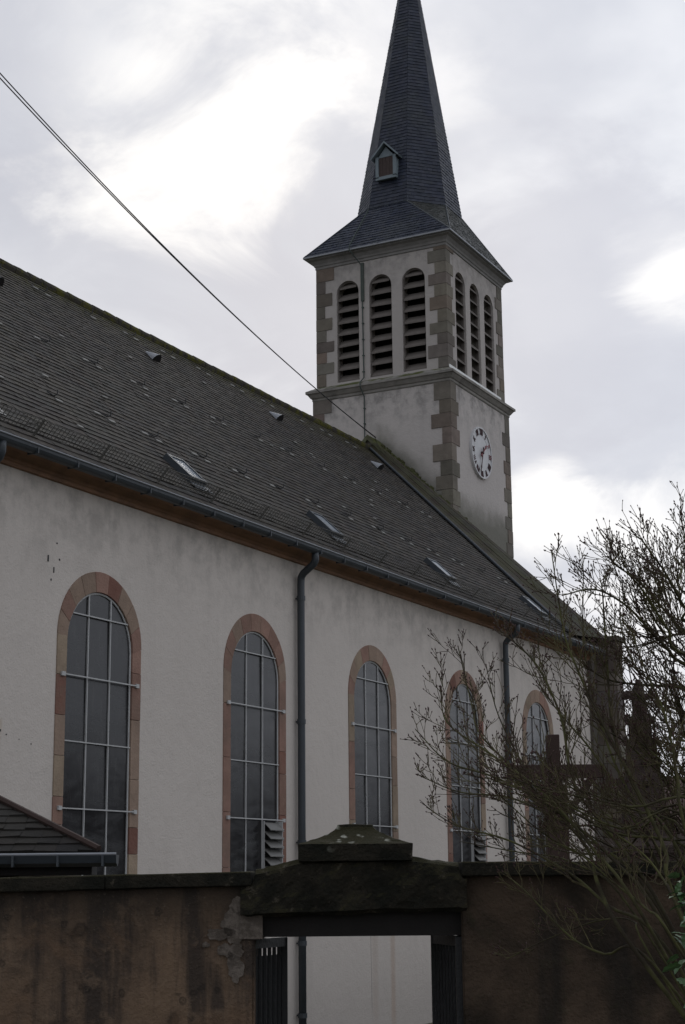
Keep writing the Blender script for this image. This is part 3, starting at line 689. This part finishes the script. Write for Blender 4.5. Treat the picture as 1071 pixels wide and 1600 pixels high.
# lightning conductor
mb = MB(); yc = 18.60
mb.tube([W(CX-1.5, 18.62, 18.0), W(CX-2.24, 18.85, 16.72), W(CX-2.24, 18.85, 16.60), W(CX-2.02, 18.72, 16.36), W(CX-HB-.035, 18.63, 16.2), W(CX-HB-.035, 18.60, 13.05), W(CX-2.19, 18.60, 12.86), W(CX-2.19, 18.60, 12.74), W(CX-HL-.035, 18.56, 12.5), W(CX-HL-.035, 18.56, 10.6)], .016, n=6)
lc = mb.build('lightning_conductor', M_copper, church)
mb = MB(); z = 12.5
for z in [10.9+.42*i for i in range(4)]: mb.box((CX-HL-.05, 18.535, z), (CX-HL+.01, 18.585, z+.03), lambda a, b, c: W(a, b, c))
for z in [13.2+.45*i for i in range(7)]: mb.box((CX-HB-.05, 18.585, z), (CX-HB+.01, 18.64, z+.03), lambda a, b, c: W(a, b, c))
mb.build('conductor_clip', M_copper, lc)
mb = MB(); mb.box((CX-HB-.045, 18.57, 15.2), (CX-HB-.002, 18.66, 16.28), lambda a, b, c: W(a, b, c)); mb.build('conductor_guard', M_soot, lc)
# clock
CKX, CKZ, CKR = 38.87, 11.06, .70; cfr = lambda u, v, d: W(CKX+u, CY-HL-d, CKZ+v)
mb = MB(); disc = lambda r, n=48: [(r*math.cos(2*math.pi*i/n), r*math.sin(2*math.pi*i/n)) for i in range(n)]
mb.prism(disc(CKR), (.0, .05), cfr); clock = mb.build('clock', M_clock, church)
n = 48
for rr, d0, d1 in ((CKR-.005, .05, .075), (CKR*.70, .05, .056)):
    mb = MB()
    for i in range(n):
        a0, a1 = 2*math.pi*i/n, 2*math.pi*(i+1)/n; r0 = rr-(.035 if d1 > .06 else .008)
        mb.prism([(r0*math.cos(a0), r0*math.sin(a0)), (rr*math.cos(a0), rr*math.sin(a0)), (rr*math.cos(a1), rr*math.sin(a1)), (r0*math.cos(a1), r0*math.sin(a1))], (d0, d1), cfr)
    mb.build('clock_rim' if d1 > .06 else 'minute_track', M_clock, clock)
ROM = ['XII', 'I', 'II', 'III', 'IIII', 'V', 'VI', 'VII', 'VIII', 'IX', 'X', 'XI']
for hI, tx in enumerate(ROM):
    mb = MB(); a = -2*math.pi*hI/12; ca, sa = math.cos(a), math.sin(a); wd_ = {'I': .045, 'V': .11, 'X': .11}
    tot = sum(wd_[c] for c in tx); x = -tot/2
    def st(x0, y0, x1, y1, w):
        f2 = lambda u, v: (u*ca-v*sa, u*sa+v*ca)
        p0, p1 = f2(x0, y0), f2(x1, y1); mb.bar(cfr(p0[0], p0[1], .062), cfr(p1[0], p1[1], .062), w, .02, V((0, 1, 0)))
    for c in tx:
        w = wd_[c]; xm = x+w/2; lo, hi = CKR*.70, CKR*.93
        if c == 'I': st(xm, lo, xm, hi, .016)
        elif c == 'V': st(xm-w*.38, hi, xm, lo, .020); st(xm+w*.38, hi, xm, lo, .016)
        else: st(xm-w*.38, hi, xm+w*.38, lo, .020); st(xm+w*.38, hi, xm-w*.38, lo, .016)
        x += w
    mb.build('numeral', M_rednum if hI in (2, 3) else M_num, clock)
def hand(ang, L, w, name, m, tail):
    mb = MB(); d = V((math.sin(ang), math.cos(ang))); p = lambda t: cfr(d.x*t, d.y*t, .10)
    mb.bar(p(-tail), p(L), w, .014, V((0, 1, 0))); mb.bar(p(L*.70), p(L*.82), w*2.6, .014, V((0, 1, 0))); mb.bar(p(-tail), p(-tail*.72), w*2.4, .014, V((0, 1, 0))); mb.build(name, m, clock)
hand(R(46.5), .36, .035, 'hour_hand', M_rednum, .17); hand(R(198), .56, .024, 'minute_hand', M_num, .16)
mb = MB(); mb.prism(disc(.04, 14), (.05, .12), cfr); mb.build('hand_boss', M_num, clock)

# ------------------------------------------------------------------ gateway and boundary walls
def lf(s, D, z): return loc(s, D, z)
gate = thing('gateway', 'dark stone gateway with a mossy flared capstone and open iron gates', 'gateway', loc(.03, 8.2, -H))
mb = MB()
def interp(P, x):
    for (a, p), (b, q) in zip(P, P[1:]):
        if x <= b: return p+(q-p)*max(0, x-a)/(b-a)
    return P[-1][1]
def rough_block(mb, s0, s1, bot, top, d0, d1, amp, fq, nl=60, nv=14, nt=12, rad=.015):
    """a stone block along the wall whose faces are weathered out of true"""
    rr = []
    for i in range(nl+1):
        u = s0+(s1-s0)*i/nl; b, t = bot(u), top(u); ring = []
        ring += [(d0, b+(t-b)*q/nv) for q in range(nv)] + [(d0+(d1-d0)*q/nt, t) for q in range(nt)]
        ring += [(d1, t+(b-t)*q/nv) for q in range(nv)] + [(d1+(d0-d1)*q/nt, b) for q in range(nt)]
        pts = []
        for k, (d, z) in enumerate(ring):
            ed = (min(d-d0, d1-d) < 1e-6) + (min(abs(z-b), abs(z-t)) < 1e-6); cd_, cz_ = (d0+d1)/2, (b+t)/2
            p = lf(u, d, z); n = mn.fractal(p*fq, .9, 2.1, 4)*amp
            out = V((d-cd_, z-cz_)); nd = -1 if abs(d-d0) < 1e-6 else (1 if abs(d-d1) < 1e-6 else 0); nz_ = 1 if abs(z-t) < 1e-6 else (-1 if abs(z-b) < 1e-6 else 0)
            e = rad*(ed > 1)*(1+.8*mn.noise(p*9))
            pts.append(lf(u, d+nd*(n-e), z+nz_*(n*.7-e)))
        rr.append(pts)
    mb.rings(rr)
lb_ = lambda u: interp([(-.505, -.158), (-.2, -.156), (.04, -.150), (.2, -.140), (.3, -.146), (.575, -.136)], u)
lt_ = lambda u: interp([(-.505, -.006), (-.449, -.004), (-.446, .052), (-.40, .060), (-.31, .085), (-.226, .105), (.318, .112), (.44, .096), (.553, .080), (.557, .022), (.575, .022)], u)
rough_block(mb, -.505, .575, lb_, lt_, 7.995, 8.42, .015, 9.); mb.build('lintel', M_lint, gate, smooth=False)
mb = MB(); rs = []; cs, cd = .046, 8.19
def rect(hs, hd, z): return [lf(cs-hs, cd-hd, z), lf(cs+hs, cd-hd, z+.0), lf(cs+hs, cd+hd, z), lf(cs-hs, cd+hd, z)]
rs = [rect(.272, .225, .10), rect(.275, .228, .178)]
for i in range(9):
    t = i/8; hs = .086+(.268-.086)*(1-t)**1.9; rs.append(rect(hs, hs*.8, .182+.092*t))
mb.rings(rs); mb.build('capstone', M_lint, gate, rough=.018, sub=3, rscale=.09)
mb = MB(); mb.box((-.51, 8.02, -.26), (-.40, 8.35, -.15), lambda a, b, c: lf(a, b, c)); mb.build('corbel', M_patch, gate, rough=.012, sub=3, rscale=.07)
mb = MB(); mb.box((-.402, 8.07, -.253), (.60, 8.30, -.13), lambda a, b, c: lf(a, b, c)); mb.build('timber_lintel', M_timber, gate)
for (s0, d0, s1, d1, zt) in ((-.488, 8.09, -.317, 8.47, -.268), (.545, 8.09, .444, 8.50, -.262)):
    mb = MB(); A, B = lf(s0, d0, 0), lf(s1, d1, 0); dz = V((0, 0, 1)); zb = -H+.06
    mb.bar(A+dz*(zt-.02), B+dz*(zt-.02), .04, .045); mb.bar(A+dz*(zb+.03), B+dz*(zb+.03), .04, .05); mb.bar(A+dz*(-1.25), B+dz*(-1.25), .035, .04)
    mb.bar(A+dz*(zb-.04), A+dz*zt, .05, .05, HX); mb.bar(B+dz*zb, B+dz*zt, .04, .04, HX)
    lf_ = mb.build('gate_leaf', M_iron, gate)
    for i in range(1, 8):
        p = A.lerp(B, i/8); k = MB(); k.bar(p+dz*zb, p+dz*(zt-.03), .018, .018, HX); k.build('gate_bar', M_iron, lf_)
    k = MB(); k.bar(A.lerp(B, .03)+dz*(zb+.02), A.lerp(B, .97)+dz*(zb+.02), .004, .004); k.box((0, 0, 0), (1, .004, zt-zb-.08), lambda a, b, c: A.lerp(B, a)+HX*(b)+dz*(zb+c)); k.build('kick_plate', M_iron, lf_)

def bwall(name, s0, s1, zc, label, m):
    mb = MB(); n = max(2, int(abs(s1-s0)/.25)); nz_ = 10
    for i in range(n):
        for j in range(nz_):
            a, b = s0+(s1-s0)*i/n, s0+(s1-s0)*(i+1)/n; z0, z1 = -H+(zc(a)-.07+H)*j/nz_, -H+(zc(a)-.07+H)*(j+1)/nz_
            y0, y1 = -H+(zc(b)-.07+H)*j/nz_, -H+(zc(b)-.07+H)*(j+1)/nz_
            mb.face([lf(a, 8.03, z0), lf(b, 8.03, y0), lf(b, 8.03, y1), lf(a, 8.03, z1)])
    mb.face([lf(s0, 8.40, -H), lf(s1, 8.40, -H), lf(s1, 8.40, zc(s1)-.07), lf(s0, 8.40, zc(s0)-.07)])
    for s in (s0, s1): mb.face([lf(s, 8.03, -H), lf(s, 8.40, -H), lf(s, 8.40, zc(s)-.07), lf(s, 8.03, zc(s)-.07)])
    mb.face([lf(s0, 8.03, zc(s0)-.07), lf(s1, 8.03, zc(s1)-.07), lf(s1, 8.40, zc(s1)-.07), lf(s0, 8.40, zc(s0)-.07)])
    w = mb.build(name, m, rough=.02, sub=2, rscale=.3); tag(w, label, 'wall')
    s = s0; mb = MB()
    while s < s1-.02:
        L = min(rnd.uniform(.75, .95), s1-s); L = s1-s if s1-s-L < .3 else L; e = s+L-.006
        mb.prism([(7.985, zc(s)-.068), (8.45, zc(s)-.068), (8.45, zc(s)), (7.985, zc(s)-.002)], (s, e), lambda u, v, w_: lf(w_, u, v + zc(w_)-zc(s)))
        s += L
    mb.build('coping', M_lint, w, bevel=.006, rough=.012, sub=3, rscale=.15)
    return w
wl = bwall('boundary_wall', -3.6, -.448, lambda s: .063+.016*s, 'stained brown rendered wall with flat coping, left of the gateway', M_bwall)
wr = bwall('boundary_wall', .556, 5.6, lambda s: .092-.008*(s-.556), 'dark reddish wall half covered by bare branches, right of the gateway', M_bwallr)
mb = MB(); mb.box((-.505, 8.035, -H), (-.44, 8.40, -.258), lambda a, b, c: lf(a, b, c)); mb.build('gate_jamb', M_bwall, gate)
mb = MB(); mb.box((.549, 8.035, -H), (.62, 8.40, -.137), lambda a, b, c: lf(a, b, c)); mb.build('gate_jamb', M_bwallr, gate)
r7 = random.Random(5)
for (s, z, rx, rz) in ((-.545, -.20, .05, .075), (-.60, -.235, .06, .03), (-.55, -.315, .055, .04), (-.53, -.39, .035, .07), (-.505, -.10, .05, .045), (-.67, -.285, .016, .014)):
    n = 40; P = []; ph = [r7.uniform(0, 6.28) for _ in range(4)]
    for i in range(n):                                  # flakes of pale render left on the wall
        a = 2*math.pi*i/n; q = 1+.16*math.sin(2*a+ph[0])+.12*math.sin(3*a+ph[1])+.08*math.sin(5*a+ph[2])+.07*math.sin(9*a+ph[3])+r7.uniform(-.04, .04); P.append((s+rx*q*math.cos(a), z+rz*q*math.sin(a)))
    mb = MB(); d = 8.024 if s < -.5 else 7.958; mb.prism(P, (d, d+.03), lambda u, v, w: lf(u, w, v)); mb.build('render_patch', M_patch, wl)

# ------------------------------------------------------------------ small building behind the left wall
shed = thing('outbuilding', 'low outbuilding with a dark hipped tile roof behind the left wall', 'outbuilding', loc(-3., 11.5, -H))
mb = MB(); mb.box((-4.6, 10.75, -H), (-2.1, 13.2, .13), lambda a, b, c: lf(a, b, c)); mb.build('wall', M_bwall, shed)
E1, E2, E3, E4 = lf(-4.9, 10.5, .20), lf(-1.555, 10.5, .20), lf(-2.06, 13.5, .20), lf(-4.9, 13.5, .20)
K1, K2 = lf(-3.7, 12.0, .98), lf(-3.3, 12.0, .98)
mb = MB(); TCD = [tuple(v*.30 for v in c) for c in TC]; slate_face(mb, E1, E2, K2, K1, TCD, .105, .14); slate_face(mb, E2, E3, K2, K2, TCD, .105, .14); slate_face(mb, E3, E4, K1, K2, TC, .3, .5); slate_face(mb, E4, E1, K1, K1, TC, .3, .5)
mb.build('roof', M_shing, shed)
mb = MB(); mb.tube([E2+V((0, 0, .02)), K2+V((0, 0, .03))], .022, n=6); mb.tube([E3+V((0, 0, .02)), K2+V((0, 0, .03))], .022, n=6); mb.build('hip_tile', M_oak, shed)
mb = MB(); mb.prism([(10.38, .18), (10.40, .13), (10.45, .108), (10.50, .13), (10.52, .18)], (-4.95, -1.43), lambda u, v, w: lf(w, u, v)); gu = mb.build('gutter', M_zinc, shed)
mb = MB(); mb.tube([lf(-4.95, 10.385, .186), lf(-1.43, 10.385, .186)], .009, n=6); mb.build('gutter_rim', M_lead, gu)
for i in range(12): s = -4.6+i*.28; mb = MB(); mb.box((s, 10.372, .11), (s+.014, 10.5, .18), lambda a, b, c: lf(a, b, c)); mb.build('gutter_bracket', M_zinc, gu)
mb = MB(); mb.box((-4.8, 10.52, .06), (-1.60, 10.74, .12), lambda a, b, c: lf(a, b, c)); mb.build('eave_board', M_timber, shed)

# ------------------------------------------------------------------ cables to the gable
def cable(p0, p1, sag, r, label):
    mb = MB(); n = 40; P = []
    for i in range(n+1): t = i/n; P.append(p0.lerp(p1, t)-V((0, 0, sag*4*t*(1-t))))
    mb.tube(P, r, n=6); tag(mb.build('overhead_cable', M_rope, smooth=True), label, 'cable', 'overhead cables running to the gable')
pk = W(36.6, 18.05, 11.22)
cable(ahead(-120, -20, 23), pk, .42, .0115, 'black overhead cable to the gable, upper of the two at the frame edge')
cable(ahead(-120, -9, 23), pk+V((0, .0, -.012)), .375, .0115, 'black overhead cable to the gable, lower of the two at the frame edge')

# ------------------------------------------------------------------ things beyond the right wall
cr = thing('timber_cross', 'weathered timber post with crossbeam and diagonal braces before the church', 'cross', loc(2.03, 16, -H))
mb = MB(); mb.box((1.93, 15.93, -H), (2.14, 16.1, .9), lambda a, b, c: lf(a, b, c)); mb.box((1.96, 15.95, .9), (2.085, 16.07, 1.38), lambda a, b, c: lf(a, b, c)); mb.build('post', M_oak, cr, bevel=.008)
mb = MB(); mb.box((1.56, 15.88, .955), (2.50, 15.945, 1.085), lambda a, b, c: lf(a, b, c)); mb.build('crossbeam', M_oak, cr, bevel=.008)
for sd in (-1, 1): mb = MB(); mb.bar(lf(2.035+sd*.10, 15.92, .62), lf(2.035+sd*.36, 15.92, .97), .06, .06); mb.build('brace', M_oak, cr)
pn = thing('gothic_pinnacle', 'slender dark sandstone pinnacle with crockets rising beyond the church corner', 'monument', loc(4.32, 24, -H))
pc = lambda hs, z, hd=None: [lf(4.32-hs, 24-hs, z), lf(4.32+hs, 24-hs, z), lf(4.32+hs, 24+hs, z), lf(4.32-hs, 24+hs, z)]
mb = MB(); mb.rings([pc(.62, -H), pc(.62, -.9), pc(.5, -.8), pc(.42, .3), pc(.48, .36), pc(.48, .46), pc(.30, .60), pc(.25, 1.3), pc(.17, 1.95), pc(.145, 2.02), pc(.15, 2.2), pc(.17, 2.25), pc(.10, 2.36), pc(.075, 2.74), pc(.02, 2.86)])
pb = mb.build('shaft', M_pinn, pn, rough=.05, sub=2, rscale=.12)
for z, hs in ((.62, .36), (1.35, .28), (1.62, .22), (1.95, .20), (2.25, .16), (2.62, .13)):
    for sd, dd in ((-1, 0), (1, 0), (0, -1), (0, 1)):
        mb = MB(); c = lf(4.32+sd*hs, 24+dd*hs, z); o_ = AX*sd+HX*dd
        mb.tube([c-o_*.12-V((0, 0, .05)), c, c+o_*.05+V((0, 0, .03)), c+o_*.03+V((0, 0, .08))], .065, .03, n=6); mb.build('crocket', M_pinn, pb, rough=.03, sub=1, rscale=.06)
mb = MB(); mb.tube([lf(4.32-.16, 24, 2.62), lf(4.32+.16, 24, 2.62)], .045, n=6); mb.tube([lf(4.32, 24-.16, 2.62), lf(4.32, 24+.16, 2.62)], .045, n=6); mb.build('finial', M_pinn, pb, rough=.03, sub=1, rscale=.06)
hs = thing('house', 'distant low house with a dull red roof behind the bare branches', 'house', loc(13., 52, -H))
mb = MB(); mb.box((9.9, 48, -H), (17, 56, 1.3), lambda a, b, c: lf(a, b, c)); mb.build('wall', M_brick, hs)
mb = MB(); mb.prism([(47.6, 1.2), (52, 3.0), (56.4, 1.2), (56.4, 1.32), (52, 3.14), (47.6, 1.32)], (9.6, 17.3), lambda u, v, w: lf(w, u, v)); rf = mb.build('roof', M_rroof, hs)
mb = MB(); mb.box((14, 51, 2.2), (14.6, 51.6, 3.9), lambda a, b, c: lf(a, b, c)); mb.build('chimney', M_brick, rf)
for q in (10.9, 12.6, 14.6): mb = MB(); mb.box((q, 47.96, -.6), (q+.9, 48.02, .7), lambda a, b, c: lf(a, b, c)); mb.build('window', M_dark, hs)

# ------------------------------------------------------------------ bare shrub and tree
def smooth_path(P, n=5):
    Q = []; P = [P[0]*2-P[1]] + P + [P[-1]*2-P[-2]]
    for i in range(1, len(P)-2):
        a, b, c, d = P[i-1:i+3]
        for j in range(n):
            t = j/n; Q.append(.5*((2*b)+(c-a)*t+(2*a-5*b+4*c-d)*t*t+(3*b-a-3*c+d)*t**3))
    return Q+[P[-2]]
class Plant:
    def __init__(s, seed): s.r = random.Random(seed); s.trunk = MB(); s.twig = MB(); s.bud = MB()
    def budat(s, p, d, k=1.):
        r = .0027*k*s.r.uniform(.7, 1.3); L = r*s.r.uniform(1.6, 2.4)
        x = d.cross(V((0, 0, 1))); x = x.normalized() if x.length > .05 else V((1, 0, 0)); y = d.cross(x); i = len(s.bud.v)
        R4 = [p+d*L*.4+x*r, p+d*L*.4+y*r, p+d*L*.4-x*r, p+d*L*.4-y*r]
        s.bud.v += [tuple(q) for q in [p-d*L*.4]+R4+[p+d*L*1.5]]
        for a in range(4): s.bud.f += [(i, i+1+(a+1) % 4, i+1+a), (i+5, i+1+a, i+1+(a+1) % 4)]; s.bud.c += [s.bud.col]*2
    def side(s, base, tdir, L, r, lvl):
        R_ = s.r; ax = V((R_.gauss(0, 1), R_.gauss(0, 1), R_.gauss(0, 1))); ax = (ax-tdir*ax.dot(tdir)).normalized()
        ang = R(R_.uniform(20, 42)); d = (tdir*math.cos(ang)+ax*math.sin(ang)).normalized()
        d = (d+V((0, 0, R_.uniform(.0, .35)))).normalized()
        n = 6 if lvl < 2 else 3; P = [base]; step = L/n
        for i in range(n):
            d = (d+V((R_.gauss(0, .11), R_.gauss(0, .11), R_.gauss(.07, .10)))).normalized(); P.append(P[-1]+d*step)
        s.twig.tube(P, r, max(.0010, r*.38), n=5 if lvl < 2 else 4, cap=False); s.budat(P[-1], d, 1.15)
        if lvl == 1:
            for k in range(R_.randint(3, 5)): s.sub(P, R_.uniform(.2, .95), L*R_.uniform(.3, .6), r*.6, 2)
            for q in P[2:]: s.budat(q, d, .7)
        elif lvl == 2:
            for k in range(R_.randint(0, 2)): s.sub(P, R_.uniform(.25, .95), L*R_.uniform(.3, .6), r*.7, 3)
        elif R_.random() < .5: s.budat(P[1], d, .8)
    def sub(s, P, t, L, r, lvl):
        f = t*(len(P)-1); i = min(int(f), len(P)-2); s.side(P[i].lerp(P[i+1], f-i), (P[i+1]-P[i]).normalized(), max(L, .03), max(r, .0013), lvl)
    def bough(s, P, r0, r1, nside, Ls, t0=.2, into=None):
        Q = smooth_path(P); r0 *= .52; (into or s.trunk).tube(Q, r0, r1, n=7, cap=False)
        nside = int(nside*1.45)
        for k in range(nside):
            t = t0+(1-t0)*(k+s.r.random())/nside
            s.sub(Q, min(t, .985), Ls*s.r.uniform(.5, 1.1)*(1-.66*t), (r0+(r1-r0)*t)*.55, 1)
        s.budat(Q[-1], (Q[-1]-Q[-2]).normalized(), 1.3)
    def finish(s, name, label, cat, at):
        o = thing(name, label, cat, at); s.trunk.build('trunk', M_bark, o, smooth=True); s.twig.build('crown', M_twig, o, smooth=True); s.bud.build('buds', M_bud, o)
        return o
sh = Plant(21)
BASE = loc(1.75, 6.1, -H); FORK = loc(1.62, 6.05, -1.15)
sh.trunk.tube(smooth_path([BASE, loc(1.72, 6.08, -1.8), FORK, loc(1.55, 6.02, -.9)]), .075, .05, n=10)
def stem(pts, D0, D1, r0=.016, r1=.003, nside=12, Ls=.42, start=None, t0=.3):
    n = len(pts); P = [start or FORK + V((rnd.uniform(-.05, .05), rnd.uniform(-.05, .05), rnd.uniform(-.1, .1)))]
    for i, (x, y) in enumerate(pts): P.append(ahead(x, y, D0+(D1-D0)*i/max(1, n-1)))
    sh.bough(P, r0, r1, nside, Ls, t0)
stem([(1023, 1508), (945, 1491), (891, 1463), (824, 1395), (795, 1370)], 6.0, 6.5, .012, .002, 7, .28, t0=.45)
stem([(1051, 1494), (950, 1415), (894, 1367), (800, 1315), (715, 1290), (668, 1262)], 6.1, 6.9, .015, .002, 13, .40, t0=.4)
stem([(1000, 1496), (939, 1393), (919, 1328), (870, 1270), (801, 1200), (750, 1146), (737, 1100), (716, 1010)], 6.0, 6.9, .017, .002, 16, .36, t0=.4)
stem([(1040, 1450), (960, 1345), (865, 1263), (775, 1215), (700, 1190), (650, 1140)], 5.9, 6.6, .015, .002, 14, .38, t0=.4)
stem([(1030, 1420), (922, 1315), (809, 1250), (720, 1238), (660, 1214)], 6.2, 7.1, .014, .002, 13, .36, t0=.4)
stem([(1045, 1440), (975, 1330), (900, 1230), (877, 1122), (841, 1042), (800, 1000), (782, 985)], 6.0, 6.8, .016, .002, 15, .36, t0=.4)
stem([(1060, 1420), (1040, 1330), (990, 1223), (938, 1122), (901, 1042), (881, 985), (862, 862)], 5.8, 6.2, .019, .002, 15, .36, t0=.4)
stem([(1060, 1400), (1010, 1290), (960, 1190), (925, 1080), (912, 990), (912, 892)], 6.3, 7.0, .015, .002, 14, .36, t0=.4)
stem([(1071, 1350), (1003, 1253), (960, 1150), (950, 1050), (942, 930), (938, 905)], 6.0, 6.4, .015, .002, 14, .36, t0=.4)
stem([(1080, 1330), (1060, 1220), (1040, 1120), (1010, 1050), (985, 980)], 5.8, 5.9, .014, .002, 12, .34, t0=.35)
stem([(1000, 1440), (900, 1350), (800, 1330), (720, 1315)], 6.3, 7.2, .010, .002, 10, .30, t0=.35)
stem([(1010, 1440), (930, 1330), (850, 1240), (770, 1180), (700, 1130), (688, 1075)], 5.7, 6.3, .014, .002, 14, .36, t0=.4)
stem([(1050, 1400), (990, 1280), (930, 1180), (880, 1120), (850, 1080), (826, 1030)], 6.5, 7.3, .013, .002, 13, .34, t0=.4)
stem([(1040, 1376), (990, 1300), (900, 1260), (830, 1210), (780, 1120), (760, 1040)], 6.4, 7.2, .013, .002, 13, .34, t0=.4)
stem([(1060, 1480), (1010, 1420), (960, 1380), (900, 1330), (840, 1310)], 5.6, 5.9, .011, .002, 9, .30, t0=.35)
stem([(1068, 1440), (1040, 1380), (1000, 1330), (930, 1290), (860, 1300)], 5.5, 6.1, .011, .002, 10, .30, t0=.35)
stem([(1080, 1400), (1050, 1300), (1030, 1200), (1020, 1130), (1000, 1080)], 6.6, 7.3, .012, .002, 11, .32, t0=.35)
stem([(1020, 1500), (990, 1440), (930, 1440), (850, 1470), (790, 1500)], 6.2, 6.9, .008, .0015, 7, .22, t0=.4)
r3 = random.Random(4)
for q in range(13):
    ex, ey = r3.uniform(740, 1062), r3.uniform(1080, 1340)
    if ex < 960: ey = max(ey, 1215)
    if ex < 800: ey = max(ey, 1180)
    sx, sy = r3.uniform(1075, 1135), r3.uniform(1290, 1430); D1 = r3.uniform(5.6, 7.4)
    mx, my = (sx*.55+ex*.45)+r3.uniform(-15, 25), (sy*.55+ey*.45)+r3.uniform(-10, 30)
    stem([(sx, sy), (mx, my), ((mx+ex)/2+r3.uniform(-12, 12), (my+ey)/2+r3.uniform(-8, 16)), (ex, ey)], r3.uniform(5.7, 6.5), D1, r3.uniform(.008, .013), .0018, 10, .34, t0=.38)
sh.finish('bare_shrub', 'leafless shrub with mossy arching stems in front of the right wall', 'shrub', BASE)
tr = Plant(77); TB = loc(2.35, 6.4, -H)
tr.trunk.tube(smooth_path([TB, loc(2.33, 6.4, -1.2), loc(2.25, 6.42, .2), loc(2.22, 6.4, 1.0), loc(2.25, 6.38, 1.7), loc(2.33, 6.42, 2.4), loc(2.38, 6.4, 3.0)]), .055, .008, n=10)
def limb(pts, D0, D1, z0, r0=.02, nside=14, Ls=.42):
    n = len(pts); P = [loc(2.24, 6.4, z0)]
    for i, (x, y) in enumerate(pts): P.append(ahead(x, y, D0+(D1-D0)*i/max(1, n-1)))
    tr.bough(P, r0, .0022, nside, Ls, .06)
limb([(1100, 1050), (1040, 1010), (982, 949), (930, 921), (880, 930)], 6.3, 6.0, .5, .016, 15)
limb([(1110, 1090), (1060, 1074), (1002, 1070), (950, 1062), (915, 1040)], 6.4, 6.2, .45, .018, 14)
limb([(1100, 980), (1071, 950), (1040, 895), (1018, 865), (1003, 842)], 6.2, 5.9, .8, .014, 13, .36)
limb([(1110, 940), (1085, 900), (1074, 855), (1068, 825)], 6.4, 6.3, 1.0, .013, 12, .36)
limb([(1100, 1000), (1050, 965), (1000, 910), (965, 885), (952, 872)], 6.5, 6.6, .7, .015, 14, .38)
limb([(1100, 1130), (1060, 1110), (1020, 1085), (975, 1000), (968, 920)], 6.5, 6.7, .3, .014, 14, .38)
limb([(1090, 1030), (1045, 985), (1010, 930), (985, 900), (960, 880)], 6.1, 5.7, .6, .013, 13, .36)
limb([(1100, 1180), (1060, 1165), (1010, 1150), (985, 1120)], 6.4, 6.5, .2, .013, 12, .34)
limb([(1105, 1010), (1070, 990), (1030, 1000), (990, 1010), (940, 1010)], 6.7, 7.0, .6, .013, 13, .36)
limb([(1100, 960), (1060, 925), (1040, 900), (1015, 880), (1000, 868)], 6.8, 7.1, .9, .012, 13, .34)
limb([(1090, 930), (1066, 885), (1050, 868)], 6.6, 6.9, 1.1, .011, 10, .32)
limb([(1100, 1230), (1050, 1200), (1000, 1160)], 6.2, 6.0, .1, .012, 11, .34)
for q in range(10):
    ex, ey = r3.uniform(940, 1065), r3.uniform(930, 1170); sx, sy = r3.uniform(1090, 1115), ey+r3.uniform(60, 150)
    limb([(sx, sy), ((sx*.6+ex*.4), sy*.6+ey*.4+r3.uniform(-5, 20)), ((sx*.25+ex*.75), sy*.25+ey*.75+r3.uniform(-5, 12)), (ex, ey)], r3.uniform(6.1, 6.7), r3.uniform(5.8, 7.2), r3.uniform(.1, 1.1), r3.uniform(.008, .012), 11, .34)
for q in range(15):                                     # the rest of the crown, to the right and behind
    z0 = r3.uniform(-.1, 2.2); a = r3.uniform(-1.25, 1.25); L = r3.uniform(.8, 1.5)*(1-.18*max(z0, 0)); d = AX*math.cos(a)+HX*math.sin(a)*.9
    B = loc(2.25+.03*z0, 6.4, z0); tr.bough([B, B+d*L*.35+V((0, 0, L*.25)), B+d*L*.62+V((0, 0, L*.6)), B+d*L*.85+V((0, 0, L))], .024, .002, 10, .40, .25)
tr.finish('bare_tree', 'leafless tree with dense upswept twigs entering at the right edge', 'tree', TB)

# evergreen sprigs at the right edge
ev = thing('evergreen_bush', 'evergreen bush with glossy green leaves at the lower right edge', 'bush', loc(1.35, 4.6, -H))
st_ = MB(); st_.tube(smooth_path([loc(1.35, 4.6, -H), loc(1.28, 4.6, -1.2), loc(1.15, 4.6, -.5), loc(1.06, 4.6, -.12)]), .014, .004, n=6)
st_.tube(smooth_path([loc(1.2, 4.6, -.7), loc(1.1, 4.55, -.45), loc(1.0, 4.5, -.2), loc(.93, 4.5, -.05)]), .008, .002, n=5); st_.build('stem', M_bark, ev)
lm = MB(); r9 = random.Random(9)
def leaf(p, d, L):
    up = V((r9.gauss(0, .4), r9.gauss(0, .4), 1)).normalized(); x = d.cross(up).normalized(); nn = x.cross(d)
    prof = [(0, .0), (.2, .24), (.38, .20), (.5, .30), (.68, .18), (.8, .2), (1, 0)]
    for a, b in zip(prof, prof[1:]):
        c0, c1 = p+d*L*a[0]-nn*L*.18*a[0]**2, p+d*L*b[0]-nn*L*.18*b[0]**2
        for sd in (-1, 1): lm.face([c0, c1, c1+x*sd*L*b[1]+nn*L*.06*(b[1] > 0), c0+x*sd*L*a[1]+nn*L*.06*(a[1] > 0)])
for (x, y, n) in ((1062, 1382, 6), (1075, 1400, 8), (1068, 1470, 6), (1066, 1500, 5), (1085, 1440, 10), (1095, 1500, 10), (1100, 1560, 10), (1075, 1545, 3)):
    for i in range(n):
        p = ahead(x+r9.uniform(-6, 10), y+r9.uniform(-14, 14), 4.55+r9.uniform(-.1, .1))
        leaf(p, V((r9.gauss(-AX.x*.6, .6), r9.gauss(-AX.y*.6, .6), r9.gauss(-.1, .45))).normalized(), r9.uniform(.03, .055))
lm.build('leaves', M_leaf, ev)
